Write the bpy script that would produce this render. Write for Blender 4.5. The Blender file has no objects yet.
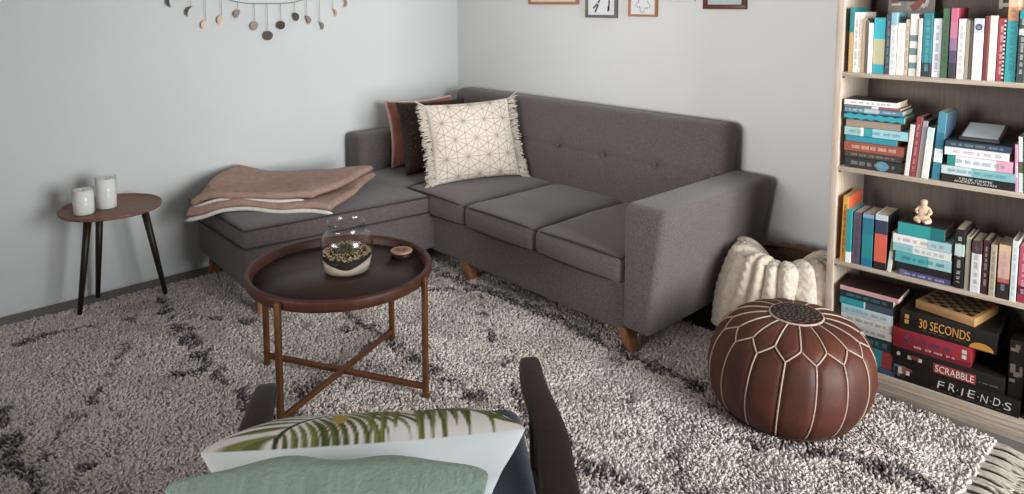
import bpy, bmesh, math, random
import numpy as np
from mathutils import Vector, Matrix, noise
random.seed(7); rng = np.random.default_rng(11)
SC = bpy.context.scene; COL = SC.collection
R = math.radians

# ---------------------------------------------------------------- helpers
def lin(h):
    v = [int(h[i:i+2], 16) / 255 for i in (0, 2, 4)]
    return [c / 12.92 if c <= .04045 else ((c + .055) / 1.055) ** 2.4 for c in v]

MATS = {}
def mat(name, hexc, rough=.6, metal=0., var=.0, vscale=8., bump=0., bscale=80., spec=.4, sheen=0., hex2=None, kind='noise', stretch=None, coat=0.):
    """procedural principled material; two-tone noise / wave, optional bump (object coordinates)"""
    if name in MATS: return MATS[name]
    m = bpy.data.materials.new(name); m.use_nodes = True
    nt = m.node_tree; N = nt.nodes; L = nt.links
    b = N['Principled BSDF']
    c = lin(hexc); b.inputs['Base Color'].default_value = (*c, 1)
    b.inputs['Roughness'].default_value = rough; b.inputs['Metallic'].default_value = metal
    b.inputs['Specular IOR Level'].default_value = spec
    if sheen: b.inputs['Sheen Weight'].default_value = sheen
    if coat: b.inputs['Coat Weight'].default_value = coat
    tc = N.new('ShaderNodeTexCoord'); mp = N.new('ShaderNodeMapping')
    L.new(tc.outputs['Object'], mp.inputs['Vector'])
    if stretch: mp.inputs['Scale'].default_value = stretch
    if var or hex2:
        t = N.new('ShaderNodeTexNoise'); t.inputs['Scale'].default_value = vscale; t.inputs['Detail'].default_value = 5
        L.new(mp.outputs['Vector'], t.inputs['Vector'])
        r = N.new('ShaderNodeValToRGB'); r.color_ramp.elements[0].position = .32; r.color_ramp.elements[1].position = .68
        c2 = lin(hex2) if hex2 else [x * (1 + var) for x in c]
        c1 = c if hex2 else [x * (1 - var) for x in c]
        r.color_ramp.elements[0].color = (*c1, 1); r.color_ramp.elements[1].color = (*c2, 1)
        L.new(t.outputs['Fac'], r.inputs['Fac']); L.new(r.outputs['Color'], b.inputs['Base Color'])
    if bump:
        t2 = N.new('ShaderNodeTexNoise'); t2.inputs['Scale'].default_value = bscale; t2.inputs['Detail'].default_value = 3
        L.new(mp.outputs['Vector'], t2.inputs['Vector'])
        bp = N.new('ShaderNodeBump'); bp.inputs['Strength'].default_value = bump; bp.inputs['Distance'].default_value = .004
        L.new(t2.outputs['Fac'], bp.inputs['Height']); L.new(bp.outputs['Normal'], b.inputs['Normal'])
    MATS[name] = m
    return m

def painted(name, rough=.8, bump=0., bscale=200., metal=0., sheen=0.):
    if name in MATS: return MATS[name]
    m = mat(name, '808080', rough=rough, bump=bump, bscale=bscale, metal=metal, sheen=sheen, spec=.25)
    a = m.node_tree.nodes.new('ShaderNodeVertexColor'); a.layer_name = 'Col'
    m.node_tree.links.new(a.outputs['Color'], m.node_tree.nodes['Principled BSDF'].inputs['Base Color'])
    return m

def glass_mat():
    m = bpy.data.materials.new('clear_glass'); m.use_nodes = True; nt = m.node_tree; nt.nodes.clear()
    o = nt.nodes.new('ShaderNodeOutputMaterial'); mx = nt.nodes.new('ShaderNodeMixShader')
    t = nt.nodes.new('ShaderNodeBsdfTransparent'); g = nt.nodes.new('ShaderNodeBsdfGlossy'); f = nt.nodes.new('ShaderNodeLayerWeight')
    t.inputs['Color'].default_value = (.985, .99, .988, 1); g.inputs['Roughness'].default_value = .14; f.inputs['Blend'].default_value = .5
    pw = nt.nodes.new('ShaderNodeMath'); pw.operation = 'POWER'; pw.inputs[1].default_value = 4.; ma = nt.nodes.new('ShaderNodeMath'); ma.operation = 'MULTIPLY_ADD'; ma.inputs[1].default_value = .6; ma.inputs[2].default_value = .035
    nt.links.new(f.outputs['Facing'], pw.inputs[0]); nt.links.new(pw.outputs[0], ma.inputs[0]); nt.links.new(ma.outputs[0], mx.inputs[0]); nt.links.new(t.outputs[0], mx.inputs[1]); nt.links.new(g.outputs[0], mx.inputs[2]); nt.links.new(mx.outputs[0], o.inputs[0])
    return m

def link(name, me, parent=None, loc=None, rot=None):
    o = bpy.data.objects.new(name, me); COL.objects.link(o)
    if parent: o.parent = parent
    if loc is not None: o.location = loc
    if rot is not None: o.rotation_euler = rot
    return o

def obj(name, bm, m, parent=None, smooth=True, loc=None, rot=None, mods=None):
    me = bpy.data.meshes.new(name); bmesh.ops.recalc_face_normals(bm, faces=bm.faces[:]); bm.to_mesh(me); bm.free()
    for x in (m if isinstance(m, (list, tuple)) else [m]): me.materials.append(x)
    if smooth is True: me.polygons.foreach_set('use_smooth', [True] * len(me.polygons))
    o = link(name, me, parent, loc, rot)
    if smooth == 'auto':
        me.polygons.foreach_set('use_smooth', [True] * len(me.polygons)); me.set_sharp_from_angle(angle=R(38))
    return o

def npmesh(name, V, F, m, parent=None, smooth=True, col=None, loc=None, rot=None):
    """V (n,3), F (k,q) constant-size faces, col (n,3) linear colours"""
    me = bpy.data.meshes.new(name); V = np.asarray(V, np.float32); F = np.asarray(F, np.int32)
    me.vertices.add(len(V)); me.vertices.foreach_set('co', V.ravel())
    me.loops.add(F.size); me.loops.foreach_set('vertex_index', F.ravel())
    me.polygons.add(len(F)); me.polygons.foreach_set('loop_start', np.arange(0, F.size, F.shape[1], dtype=np.int32))
    me.update(calc_edges=True); me.validate()
    if smooth: me.polygons.foreach_set('use_smooth', np.ones(len(F), bool))
    if col is not None:
        a = me.color_attributes.new('Col', 'FLOAT_COLOR', 'POINT')
        a.data.foreach_set('color', np.c_[col, np.ones(len(col))].astype(np.float32).ravel())
    me.materials.append(m)
    return link(name, me, parent, loc, rot)

def tag(o, label, cat, group=None, kind=None):
    if label: o['label'] = label
    if cat: o['category'] = cat
    if group: o['group'] = group
    if kind: o['kind'] = kind
    return o
def thing(name, label, cat, loc=(0, 0, 0), rz=0., group=None):
    return tag(link(name, None, None, loc, (0, 0, rz)), label, cat, group)
def struct(o): o['kind'] = 'structure'; return o

def box(bm, c, s, M=None, bevel=0., mi=0, seg=2):
    t = bmesh.new(); bmesh.ops.create_cube(t, size=1)
    for v in t.verts: v.co = Vector((v.co.x * s[0], v.co.y * s[1], v.co.z * s[2]))
    if bevel: bmesh.ops.bevel(t, geom=t.edges[:], offset=bevel, segments=seg, profile=.5, affect='EDGES')
    for v in t.verts:
        p = v.co + Vector(c); v.co = M @ p if M is not None else p
    mp = {v: bm.verts.new(v.co) for v in t.verts}
    for f in t.faces:
        g = bm.faces.new([mp[v] for v in f.verts]); g.material_index = mi
    out = list(mp.values()); t.free()
    return out

def tube(bm, pts, r, seg=8, cap=True, mi=0, closed=False):
    pts = [Vector(p) for p in pts]; n = len(pts); rs = r if isinstance(r, (list, tuple)) else [r] * n
    rings = []; up = None
    for i, p in enumerate(pts):
        a = pts[i - 1] if (i > 0 or closed) else pts[i]; b = pts[(i + 1) % n] if (i < n - 1 or closed) else pts[i]
        t = (b - a).normalized()
        if up is None:
            up = Vector((0, 0, 1)) if abs(t.z) < .9 else Vector((1, 0, 0))
        s = t.cross(up).normalized(); up = s.cross(t).normalized()
        rings.append([bm.verts.new(p + (s * math.cos(2 * math.pi * k / seg) + up * math.sin(2 * math.pi * k / seg)) * rs[i]) for k in range(seg)])
    for i in range(n if closed else n - 1):
        A, B = rings[i], rings[(i + 1) % n]
        for k in range(seg):
            f = bm.faces.new((A[k], A[(k + 1) % seg], B[(k + 1) % seg], B[k])); f.material_index = mi
    if cap and not closed:
        for q in (rings[0][::-1], rings[-1]):
            f = bm.faces.new(q); f.material_index = mi
    return bm

def lathe(bm, prof, seg=48, c=(0, 0, 0), mi=0, closed=False):
    rings = []
    for (r, z) in prof:
        if r < 1e-5: rings.append([bm.verts.new((c[0], c[1], c[2] + z))])
        else: rings.append([bm.verts.new((c[0] + r * math.cos(2 * math.pi * k / seg), c[1] + r * math.sin(2 * math.pi * k / seg), c[2] + z)) for k in range(seg)])
    pairs = list(zip(rings, rings[1:])) + ([(rings[-1], rings[0])] if closed else [])
    for A, B in pairs:
        for k in range(seg):
            k2 = (k + 1) % seg
            if len(A) == 1 and len(B) == 1: continue
            if len(A) == 1: f = bm.faces.new((A[0], B[k2], B[k]))
            elif len(B) == 1: f = bm.faces.new((A[k], A[k2], B[0]))
            else: f = bm.faces.new((A[k], A[k2], B[k2], B[k]))
            f.material_index = mi
    return bm

def prism(bm, poly, z0, z1, mi=0):
    a = [bm.verts.new((x, y, z0)) for x, y in poly]; b = [bm.verts.new((x, y, z1)) for x, y in poly]; n = len(poly)
    fs = [bm.faces.new(a[::-1]), bm.faces.new(b)] + [bm.faces.new((a[i], a[(i + 1) % n], b[(i + 1) % n], b[i])) for i in range(n)]
    for f in fs: f.material_index = mi
    return a + b

def softbox(h, r, n=(8, 8, 4), puff=(0, 0, 0), k=4):
    """rounded box of half extents h, corner radius r, faces bulging by puff; returns bm centred on the origin"""
    def axis(hh, m):
        a = [-hh + r * (1 - math.cos(math.pi / 2 * i / k)) for i in range(k)]
        inner = [-(hh - r) + 2 * (hh - r) * i / m for i in range(m + 1)]
        return a + inner + [-x for x in a[::-1]]
    ax = [axis(h[i], n[i]) for i in range(3)]; bm = bmesh.new(); cache = {}
    def V(i, j, l):
        key = (i, j, l)
        if key not in cache:
            p = Vector((ax[0][i], ax[1][j], ax[2][l]))
            c = Vector([max(-(h[q] - r), min(h[q] - r, p[q])) for q in range(3)]); d = p - c
            if d.length > 1e-9:
                # on the cube surface: project to rounded corner
                p = c + d.normalized() * r
            q = [max(0., 1 - (p[t] / h[t]) ** 2) for t in range(3)]
            p.x += puff[0] * q[1] * q[2] * (1 if p.x > 0 else -1) * (abs(p.x) / h[0]) ** 2
            p.y += puff[1] * q[0] * q[2] * (1 if p.y > 0 else -1) * (abs(p.y) / h[1]) ** 2
            p.z += puff[2] * math.sqrt(q[0] * q[1]) * (1 if p.z > 0 else -1) * (abs(p.z) / h[2]) ** 2
            cache[key] = bm.verts.new(p)
        return cache[key]
    L = [len(a) - 1 for a in ax]
    for i in range(L[0]):
        for j in range(L[1]):
            for l in (0, L[2]): bm.faces.new((V(i, j, l), V(i + 1, j, l), V(i + 1, j + 1, l), V(i, j + 1, l)))
    for i in range(L[0]):
        for l in range(L[2]):
            for j in (0, L[1]): bm.faces.new((V(i, j, l), V(i + 1, j, l), V(i + 1, j, l + 1), V(i, j, l + 1)))
    for j in range(L[1]):
        for l in range(L[2]):
            for i in (0, L[0]): bm.faces.new((V(i, j, l), V(i, j + 1, l), V(i, j + 1, l + 1), V(i, j, l + 1)))
    return bm
def xform(bm, f):
    for v in bm.verts: v.co = f(v.co)
    return bm
def shift(bm, c): return xform(bm, lambda p: p + Vector(c))

def cr(pts, n=8, closed=False):
    """catmull-rom through points"""
    P = [Vector(p) for p in pts]; out = []; m = len(P)
    for i in range(m if closed else m - 1):
        g = lambda j: P[j % m] if closed else P[max(0, min(m - 1, j))]
        a, b, c, d = g(i - 1), g(i), g(i + 1), g(i + 2)
        for s in range(n):
            t = s / n
            out.append(.5 * ((2 * b) + (c - a) * t + (2 * a - 5 * b + 4 * c - d) * t * t + (3 * b - a - 3 * c + d) * t ** 3))
    if not closed: out.append(P[-1].copy())
    return out

def grid_faces(nu, nv):
    i, j = np.meshgrid(np.arange(nu - 1), np.arange(nv - 1), indexing='ij'); a = (i * nv + j).ravel()
    return np.c_[a, a + nv, a + nv + 1, a + 1]

def pillow_geo(w, h, t, n, seed=0, pinch=.07, wrinkle=.006, sag=.0, full=.8):
    """closed pillow in local axes: x width, z height (0..h), y thickness (front = -y). returns V,F,(u,v),frontmask"""
    u = np.linspace(-1, 1, n); U, W = np.meshgrid(u, u, indexing='ij')
    s = np.sin(U * math.pi / 2); q = np.sin(W * math.pi / 2)
    X = s * (1 - pinch * (1 - q ** 2) * np.abs(s)) * w / 2
    Z = q * (1 - pinch * (1 - s ** 2) * np.abs(q)) * h / 2
    e = np.sqrt(np.clip((1 - s ** 2) * (1 - q ** 2), 0, 1)) ** full
    e2 = np.clip(np.minimum(1 - np.abs(s), 1 - np.abs(q)) * 9, 0, 1)
    def wr(o):
        ang = np.arctan2(q, s); rad = np.hypot(s, q)
        k = np.sin(ang * 9 + seed + o) * np.clip(rad - .5, 0, 1) * 1.3 + np.sin(5 * s + 3.1 * q + seed * 2 + o) * .6 + np.sin(-4 * s + 6 * q + seed + 2 * o) * .4
        return k * wrinkle * e2
    T = e * t / 2
    drop = -sag * (1 - s ** 2) * np.clip(q, 0, 1)
    V1 = np.stack([X, -T + wr(0.), Z + h / 2 + drop], -1).reshape(-1, 3); V2 = np.stack([X, T + wr(1.7), Z + h / 2 + drop], -1).reshape(-1, 3)
    F1 = grid_faces(n, n); F2 = F1[:, ::-1] + n * n
    # weld the rims
    idx = np.arange(2 * n * n); rim = np.zeros((n, n), bool); rim[0] = rim[-1] = rim[:, 0] = rim[:, -1] = True
    rr = np.where(rim.ravel())[0]; V1[rr, 1] = 0; idx[rr + n * n] = rr
    F = np.r_[F1, idx[F2]]; V = np.r_[V1, V2]
    used = np.zeros(len(V), bool); used[F.ravel()] = True; remap = np.cumsum(used) - 1
    front = np.r_[np.ones(n * n, bool), np.zeros(n * n, bool)]
    st = np.r_[np.stack([s, q], -1).reshape(-1, 2), np.stack([s, q], -1).reshape(-1, 2)]
    return V[used], remap[F], st[used], front[used]

def pillow_place(bottom, width_dir, top_shift, h):
    """matrix putting a pillow's bottom-seam centre at 'bottom'; x along width_dir; z towards bottom+top_shift"""
    x = Vector((width_dir[0], width_dir[1], width_dir[2] if len(width_dir) > 2 else 0)).normalized(); z = Vector(top_shift).normalized(); y = z.cross(x).normalized(); x = y.cross(z)
    M = Matrix((x, y, z)).transposed().to_4x4(); M.translation = Vector(bottom)
    return M

_font_cache = {}
def text_bm(s, size, depth=.0006, off=0.):
    cu = bpy.data.curves.new('lettering', 'FONT'); cu.body = s; cu.size = size; cu.extrude = depth / 2; cu.resolution_u = 3; cu.offset = off
    cu.align_x = 'CENTER'; cu.align_y = 'CENTER'
    o = bpy.data.objects.new('lettering', cu); COL.objects.link(o); bpy.context.view_layer.update()
    me = bpy.data.meshes.new_from_object(o.evaluated_get(bpy.context.evaluated_depsgraph_get()))
    bm = bmesh.new(); bm.from_mesh(me); bpy.data.objects.remove(o); bpy.data.curves.remove(cu); bpy.data.meshes.remove(me)
    return bm
def lettering(s, w, h, m, parent, M, name='lettering', size=1., shear=0., bold=0.):
    """text scaled to w x h, lying in local x-z plane facing -y, placed by M"""
    bm = text_bm(s, size, off=bold); xs = [v.co.x for v in bm.verts]; ys = [v.co.y for v in bm.verts]
    cx, cy = (min(xs) + max(xs)) / 2, (min(ys) + max(ys)) / 2; sx, sy = w / (max(xs) - min(xs)), h / (max(ys) - min(ys))
    for v in bm.verts:
        x, y, z = (v.co.x - cx) * sx, (v.co.y - cy) * sy, v.co.z
        v.co = M @ Vector((x + shear * y, -z - .0006, y))
    return obj(name, bm, m, parent, smooth=False)

# ---------------------------------------------------------------- materials
wallm = mat('wall_paint', 'd2d3d3', rough=.85, var=.015, vscale=3, bump=.05, bscale=180, spec=.2)
floorm = mat('floor_grey', '6f6b66', rough=.55, var=.1, vscale=5, bump=.05)
ceilm = mat('ceiling_white', 'c9c9c6', rough=.9); wallf = mat('unseen_wall_darkened', '9a9089', rough=.85, var=.02, vscale=3)  # unseen walls made darker, ceiling duller, to cut bounced light in the room
sofam = mat('sofa_fabric', '483e3e', hex2='6e6466', rough=.95, vscale=240, bump=.5, bscale=380, spec=.15, sheen=.25)
pipem = mat('sofa_piping', '3f3a3b', rough=.95, var=.1, vscale=200, spec=.1)
footm = mat('oak_foot', '8a5c3c', rough=.5, var=.18, vscale=14, stretch=(8, 8, 1))
darkwood = mat('walnut_dark', '2b1b15', rough=.45, var=.22, vscale=12, stretch=(1, 7, 7), spec=.3)
traym = mat('tray_walnut', '44251a', rough=.5, var=.22, vscale=9, stretch=(2, 9, 2), spec=.3)
traytop = mat('tray_top', '36221c', rough=.42, var=.12, vscale=9, stretch=(2, 9, 2), spec=.35)
brassm = mat('aged_brass', '6b452d', rough=.42, metal=.6, var=.12, vscale=20)
blackwood = mat('dark_stained_leg', '241a12', rough=.45, var=.15, vscale=20, stretch=(6, 6, 1))
oakm = mat('ash_shelf', 'c2b3a4', hex2='a99686', rough=.6, vscale=9, stretch=(14, 14, .7), bump=.06, bscale=30)
oakh = mat('ash_shelf_lengthwise', 'c2b3a4', hex2='a89584', rough=.6, vscale=9, stretch=(.7, 14, 14), bump=.06, bscale=30)
backm = mat('shelf_back_panel', '75695f', hex2='655a51', rough=.65, vscale=9, stretch=(14, 14, .7))
pagem = mat('book_pages', 'd6c7ae', hex2='b7a68c', rough=.9, vscale=60, stretch=(40, 1, 1))
glassm = glass_mat()
def paper(h):
    c = [int(h[i:i + 2], 16) for i in (0, 2, 4)]; g = sum(c) / 3; h = ''.join('%02x' % int(max(0, min(255, x * .84 + g * .16))) for x in c)
    return mat('paper_' + h, h, rough=.5, spec=.35, var=.05, vscale=25)

# ---------------------------------------------------------------- room (X along the left wall, Y along the right wall)
YW, XW, YB, XF, HC = 3.925, 3.11, -1.65, -2.1, 2.6
bm = bmesh.new(); box(bm, ((XF + XW) / 2, (YB + YW) / 2, -.05), (XW - XF + .4, YW - YB + .4, .1)); struct(obj('floor', bm, floorm, smooth=False))
bm = bmesh.new(); box(bm, ((XF + XW) / 2, (YB + YW) / 2, HC + .05), (XW - XF + .4, YW - YB + .4, .1)); struct(obj('ceiling', bm, ceilm, smooth=False))
bm = bmesh.new(); box(bm, ((XF + XW) / 2, YW + .06, HC / 2), (XW - XF + .24, .12, HC)); struct(obj('wall_left', bm, wallm, smooth=False))
bm = bmesh.new(); box(bm, (XW + .06, (YB + YW) / 2, HC / 2), (.12, YW - YB, HC)); struct(obj('wall_right', bm, wallm, smooth=False))
fy0, fy1, fz0, fz1 = .9, 2.9, .8, 2.35; bm = bmesh.new()  # opening for the added fill window
box(bm, (XF - .06, (YB + fy0) / 2, HC / 2), (.12, fy0 - YB, HC)); box(bm, (XF - .06, (fy1 + YW) / 2, HC / 2), (.12, YW - fy1, HC)); box(bm, (XF - .06, (fy0 + fy1) / 2, fz0 / 2), (.12, fy1 - fy0, fz0)); box(bm, (XF - .06, (fy0 + fy1) / 2, (fz1 + HC) / 2), (.12, fy1 - fy0, HC - fz1))
struct(obj('wall_front', bm, wallf, smooth=False))
bm = bmesh.new()
for yy in (fy0 + .025, (fy0 + fy1) / 2, fy1 - .025): box(bm, (XF - .06, yy, (fz0 + fz1) / 2), (.07, .05, fz1 - fz0))
for zz in (fz0 + .025, fz1 - .025): box(bm, (XF - .06, (fy0 + fy1) / 2, zz), (.07, fy1 - fy0, .05))
struct(obj('added_fill_window', bm, mat('window_white', 'e8e8e6', rough=.5), smooth=False))  # unseen window, added so that fill light reaches the right wall
wx0, wx1, wz0, wz1 = 1.2, 2.95, .3, 2.35
bm = bmesh.new(); yc = YB - .06
box(bm, ((XF - .12 + wx0) / 2, yc, HC / 2), (wx0 - XF + .12, .12, HC)); box(bm, ((XW + .12 + wx1) / 2, yc, HC / 2), (XW + .12 - wx1, .12, HC))
box(bm, ((wx0 + wx1) / 2, yc, wz0 / 2), (wx1 - wx0, .12, wz0)); box(bm, ((wx0 + wx1) / 2, yc, (wz1 + HC) / 2), (wx1 - wx0, .12, HC - wz1))
struct(obj('wall_back', bm, wallf, smooth=False))
bm = bmesh.new(); fw_ = .05
for xx in (wx0 + fw_ / 2, (wx0 + wx1) / 2, wx1 - fw_ / 2): box(bm, (xx, yc, (wz0 + wz1) / 2), (fw_, .07, wz1 - wz0))
for zz in (wz0 + fw_ / 2, wz1 - fw_ / 2): box(bm, ((wx0 + wx1) / 2, yc, zz), (wx1 - wx0, .07, fw_))
struct(obj('window_1', bm, mat('window_white', 'e8e8e6', rough=.5), smooth=False))

# ---------------------------------------------------------------- rug
RX0, RX1, RY0, RY1 = -.42, 2.665, .53, 3.75
LINES = [([(.98, 3.56), (.95, 3.15), (.93, 2.79), (.94, 2.52), (.95, 2.31), (.93, 1.9), (.96, 1.4), (.94, .9)], .034),
 ([(.27, 3.3), (.27, 2.86), (.27, 2.67), (.28, 2.52), (.3, 2.39), (.28, 1.9), (.3, 1.4), (.28, .9)], .03),
 ([(1.58, 3.4), (1.58, 2.91), (1.57, 2.54), (1.55, 2.28), (1.56, 2.14), (1.57, 1.88), (1.57, 1.65), (1.6, 1.46), (1.58, 1.37), (1.59, 1.24), (1.59, 1.0), (1.57, .7)], .03),
 ([(2.19, 3.4), (2.19, 3.03), (2.22, 2.55), (2.25, 2.1), (2.22, 1.79), (2.23, 1.57), (2.22, 1.39), (2.17, 1.18), (2.15, .93), (2.2, .84), (2.22, .76), (2.24, .67), (2.23, .59)], .036),
 ([(.41, 3.5), (.51, 3.52), (.78, 3.48), (.9, 3.36)], .012), ([(.75, 3.19), (.68, 3.06), (.6, 2.92), (.54, 2.83)], .02), ([(.54, 2.83), (.4, 2.66), (.3, 2.5)], .014),
 ([(2.19, 1.77), (2.08, 1.63), (1.95, 1.45), (1.9, 1.35), (1.81, 1.19), (1.72, 1.08), (1.6, .9)], .016), ([(1.97, 1.45), (1.94, 1.28), (2.02, 1.14), (2.09, 1.01), (2.18, .9)], .014),
 ([(2.66, .86), (2.64, .79), (2.6, .7), (2.55, .61)], .018), ([(1.1, 2.41), (1.12, 2.33)], .022), ([(1.57, 1.62), (1.74, 1.86), (1.79, 1.99), (1.85, 2.02), (1.86, 2.1), (2.0, 2.35), (2.2, 2.6)], .013),
 ([(.96, 3.3), (1.05, 3.27), (1.14, 3.17), (1.23, 3.04), (1.4, 2.8), (1.56, 2.6)], .012), ([(.35, 2.32), (.44, 2.39), (.5, 2.4)], .018), ([(.93, 2.75), (.9, 2.77), (.8, 2.8), (.72, 2.79)], .018),
 ([(1.57, 2.55), (1.4, 2.4), (1.12, 2.33), (.95, 2.1)], .012), ([(1.57, 1.3), (1.3, 1.7), (.95, 2.1)], .012), ([(2.22, 2.6), (1.9, 2.9), (1.58, 3.2)], .012), ([(.28, 1.6), (.6, 2.0), (.94, 2.3)], .013)]
def vnoise(P, s, seed):
    """cheap smooth value noise on an (n,2) array"""
    g = np.random.default_rng(seed).random((64, 64)); q = P * s; i = np.floor(q).astype(int); f = q - i; f = f * f * (3 - 2 * f)
    a = lambda x, y: g[x % 64, y % 64]
    return (a(i[:, 0], i[:, 1]) * (1 - f[:, 0]) + a(i[:, 0] + 1, i[:, 1]) * f[:, 0]) * (1 - f[:, 1]) + (a(i[:, 0], i[:, 1] + 1) * (1 - f[:, 0]) + a(i[:, 0] + 1, i[:, 1] + 1) * f[:, 0]) * f[:, 1]
def rug_dark(P):
    d = np.full(len(P), 0.)
    for pts, w in LINES:
        pts = np.array(pts); m = np.full(len(P), 9.); w = w + (.005 if w < .02 else 0)
        for a, b in zip(pts, pts[1:]):
            ab = b - a; t = np.clip(((P - a) @ ab) / (ab @ ab), 0, 1); m = np.minimum(m, np.hypot(*(P - a - t[:, None] * ab).T))
        m = m + (vnoise(P, 22, 3) - .5) * .06 + (vnoise(P, 60, 4) - .5) * .03
        k = np.clip((w - m) / .012, 0, 1)
        if w < .024: k = k * np.clip((vnoise(P, 12, 8) - .2) * 5, 0, 1)
        d = np.maximum(d, k * np.clip((vnoise(P, 16, 14) - .12) * 4, .15, 1))
    d = np.maximum(d, np.clip((vnoise(P, 26, 9) - .86) * 12, 0, 1) * .5)
    return d
def rug_col(P, jit):
    d = rug_dark(P); base = np.array(lin('d2c4bc')); pale = np.array(lin('e6dbd4')); dark = np.array(lin('5b5154'))
    t = np.clip(vnoise(P, 7, 5) * .7 + jit * .6 - .15, 0, 1)[:, None]
    c = base * (1 - t) + pale * t; c = c * (.9 + .16 * jit[:, None])
    dd = (d * np.clip(1.45 - 1.15 * jit, .1, 1))[:, None]
    return c * (1 - dd) + dark * (.7 + .6 * jit[:, None]) * dd
rugm = painted('rug_wool', rough=.95, sheen=.1)
nx, ny = 155, 164
gx = np.linspace(RX0, RX1, nx); gy = np.linspace(RY0, RY1, ny); GX, GY = np.meshgrid(gx, gy, indexing='ij'); P = np.c_[GX.ravel(), GY.ravel()]
top = np.c_[P, np.full(len(P), .014)]; bot = np.c_[P, np.full(len(P), .001)]
Fq = grid_faces(nx, ny); rimF = []
ii = np.arange(nx * ny).reshape(nx, ny); loop = np.r_[ii[:, 0], ii[-1, 1:], ii[-2::-1, -1], ii[0, -2:0:-1]]; l2 = np.roll(loop, -1)
sideF = np.c_[loop + nx * ny, l2 + nx * ny, l2, loop]
rug = npmesh('rug', np.r_[top, bot], np.r_[Fq, Fq[:, ::-1] + nx * ny, sideF], rugm, col=np.tile(rug_col(P, np.full(len(P), .35)) * .8, (2, 1)))
tag(rug, 'cream shaggy wool rug with dark broken diamond lines on the floor', 'rug')
NT = 150000
P = np.c_[rng.uniform(RX0, RX1, NT), rng.uniform(RY0, RY1, NT)]
hid = ((P[:, 0] > 2.4) & (P[:, 1] > 1.85)) | ((P[:, 0] > 1.5) & (P[:, 1] > 3.3)) | ((P[:, 0] < .15) & (P[:, 1] < 1.6))
P = P[~hid | (rng.random(NT) < .15)]; NT = len(P)
hgt = rng.uniform(.012, .018, NT); wd = rng.uniform(.0036, .0064, NT)
ang = vnoise(P, 11, 12) * 9 + rng.normal(0, .8, NT); ln = rng.uniform(.003, .016, NT); fa = rng.uniform(0, 6.28, NT)
dx, dy = np.cos(ang) * ln, np.sin(ang) * ln
VV = np.zeros((NT, 7, 3))
for k in range(3):
    a = fa + k * 2.094
    VV[:, k] = np.stack([P[:, 0] + np.cos(a) * wd, P[:, 1] + np.sin(a) * wd, np.full(NT, .012)], -1)
    VV[:, 3 + k] = np.stack([P[:, 0] + dx * .4 + np.cos(a + .4) * wd * 1.1, P[:, 1] + dy * .4 + np.sin(a + .4) * wd * 1.1, .012 + hgt * .65], -1)
VV[:, 6] = np.stack([P[:, 0] + dx, P[:, 1] + dy, .012 + hgt], -1)
b = (np.arange(NT) * 7)[:, None]
tri = []
for k in range(3):
    k2 = (k + 1) % 3
    tri += [np.c_[b + k, b + k2, b + 3 + k2], np.c_[b + k, b + 3 + k2, b + 3 + k], np.c_[b + 3 + k, b + 3 + k2, b + 6]]
jit = rng.random(NT); cc = rug_col(P, jit)
pc = np.repeat(cc[:, None], 7, 1).reshape(-1, 3)
pile = npmesh('pile', VV.reshape(-1, 3), np.concatenate(tri), rugm, parent=rug, col=pc); pile['kind'] = 'stuff'
tasm = mat('rug_tassel_wool', 'bdb2a6', rough=.95, var=.15, vscale=90, bump=.3)
for i in range(30):
    x = RX1 - .02 - i * .05; bm = bmesh.new(); q = random.Random(i)
    for s in range(9):
        a = x + q.uniform(-.012, .012); L_ = q.uniform(.09, .13); sp = q.uniform(-.02, .02)
        tube(bm, cr([(a, RY0 + .012, .012), (a + sp * .3, RY0 - L_ * .35, .012 + q.uniform(0, .006)), (a + sp, RY0 - L_ * .7, .007), (a + sp * 2 + q.uniform(-.01, .01), RY0 - L_, .0045)], 4), [.0045] * 9 + [.003] * 4, seg=5)
    obj('tassel', bm, tasm, rug)

# ---------------------------------------------------------------- sofa with chaise
sofa = thing('corner_sofa', 'charcoal grey fabric corner sofa with chaise and buttoned back against both walls', 'sofa', (2.5, 2.7, 0))
SO = Vector((2.5, 2.7, 0))
def sp_(bm): return shift(bm, -SO)
def piping(pts, parent, r=.0045, closed=False):
    bm = bmesh.new(); tube(bm, [Vector(p) - SO for p in pts], r, seg=6, closed=closed); return obj('piping', bm, pipem, parent)
# plinth of the seat
bm = softbox((.42, .70, .11), .025, (6, 8, 3)); sp_(shift(bm, (2.235 + .42, 2.43, .21))); obj('seat_base', bm, sofam, sofa)
# three seat cushions
YS = [1.738, 2.247, 2.76, 3.28]
for i in range(3):
    w = YS[i + 1] - YS[i]; cy = (YS[i] + YS[i + 1]) / 2
    bm = softbox((.36, w / 2 - .002, .057), .028, (12, 10, 3), puff=(.012, 0, .02)); q = i
    xform(bm, lambda p: Vector((p.x, p.y, p.z + .004 * noise.noise(Vector((p.x * 6, p.y * 6, q * 7.))))))
    sp_(shift(bm, (2.215 + .36, cy, .363))); c = obj('seat_cushion', bm, sofam, sofa)
    for z in (.41, .317):
        f = lambda t: .012 * (1 - t * t)
        pts = [(2.226 - f(t), cy + t * (w / 2 - .012), z + (.010 if z > .4 else -.008) * (1 - t * t)) for t in [k / 6 - 1 for k in range(13)]]
        pts = [(2.55, cy - w / 2 + .008, z + .004)] + pts + [(2.55, cy + w / 2 - .008, z + .004)]
        piping(pts, c)
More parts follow.
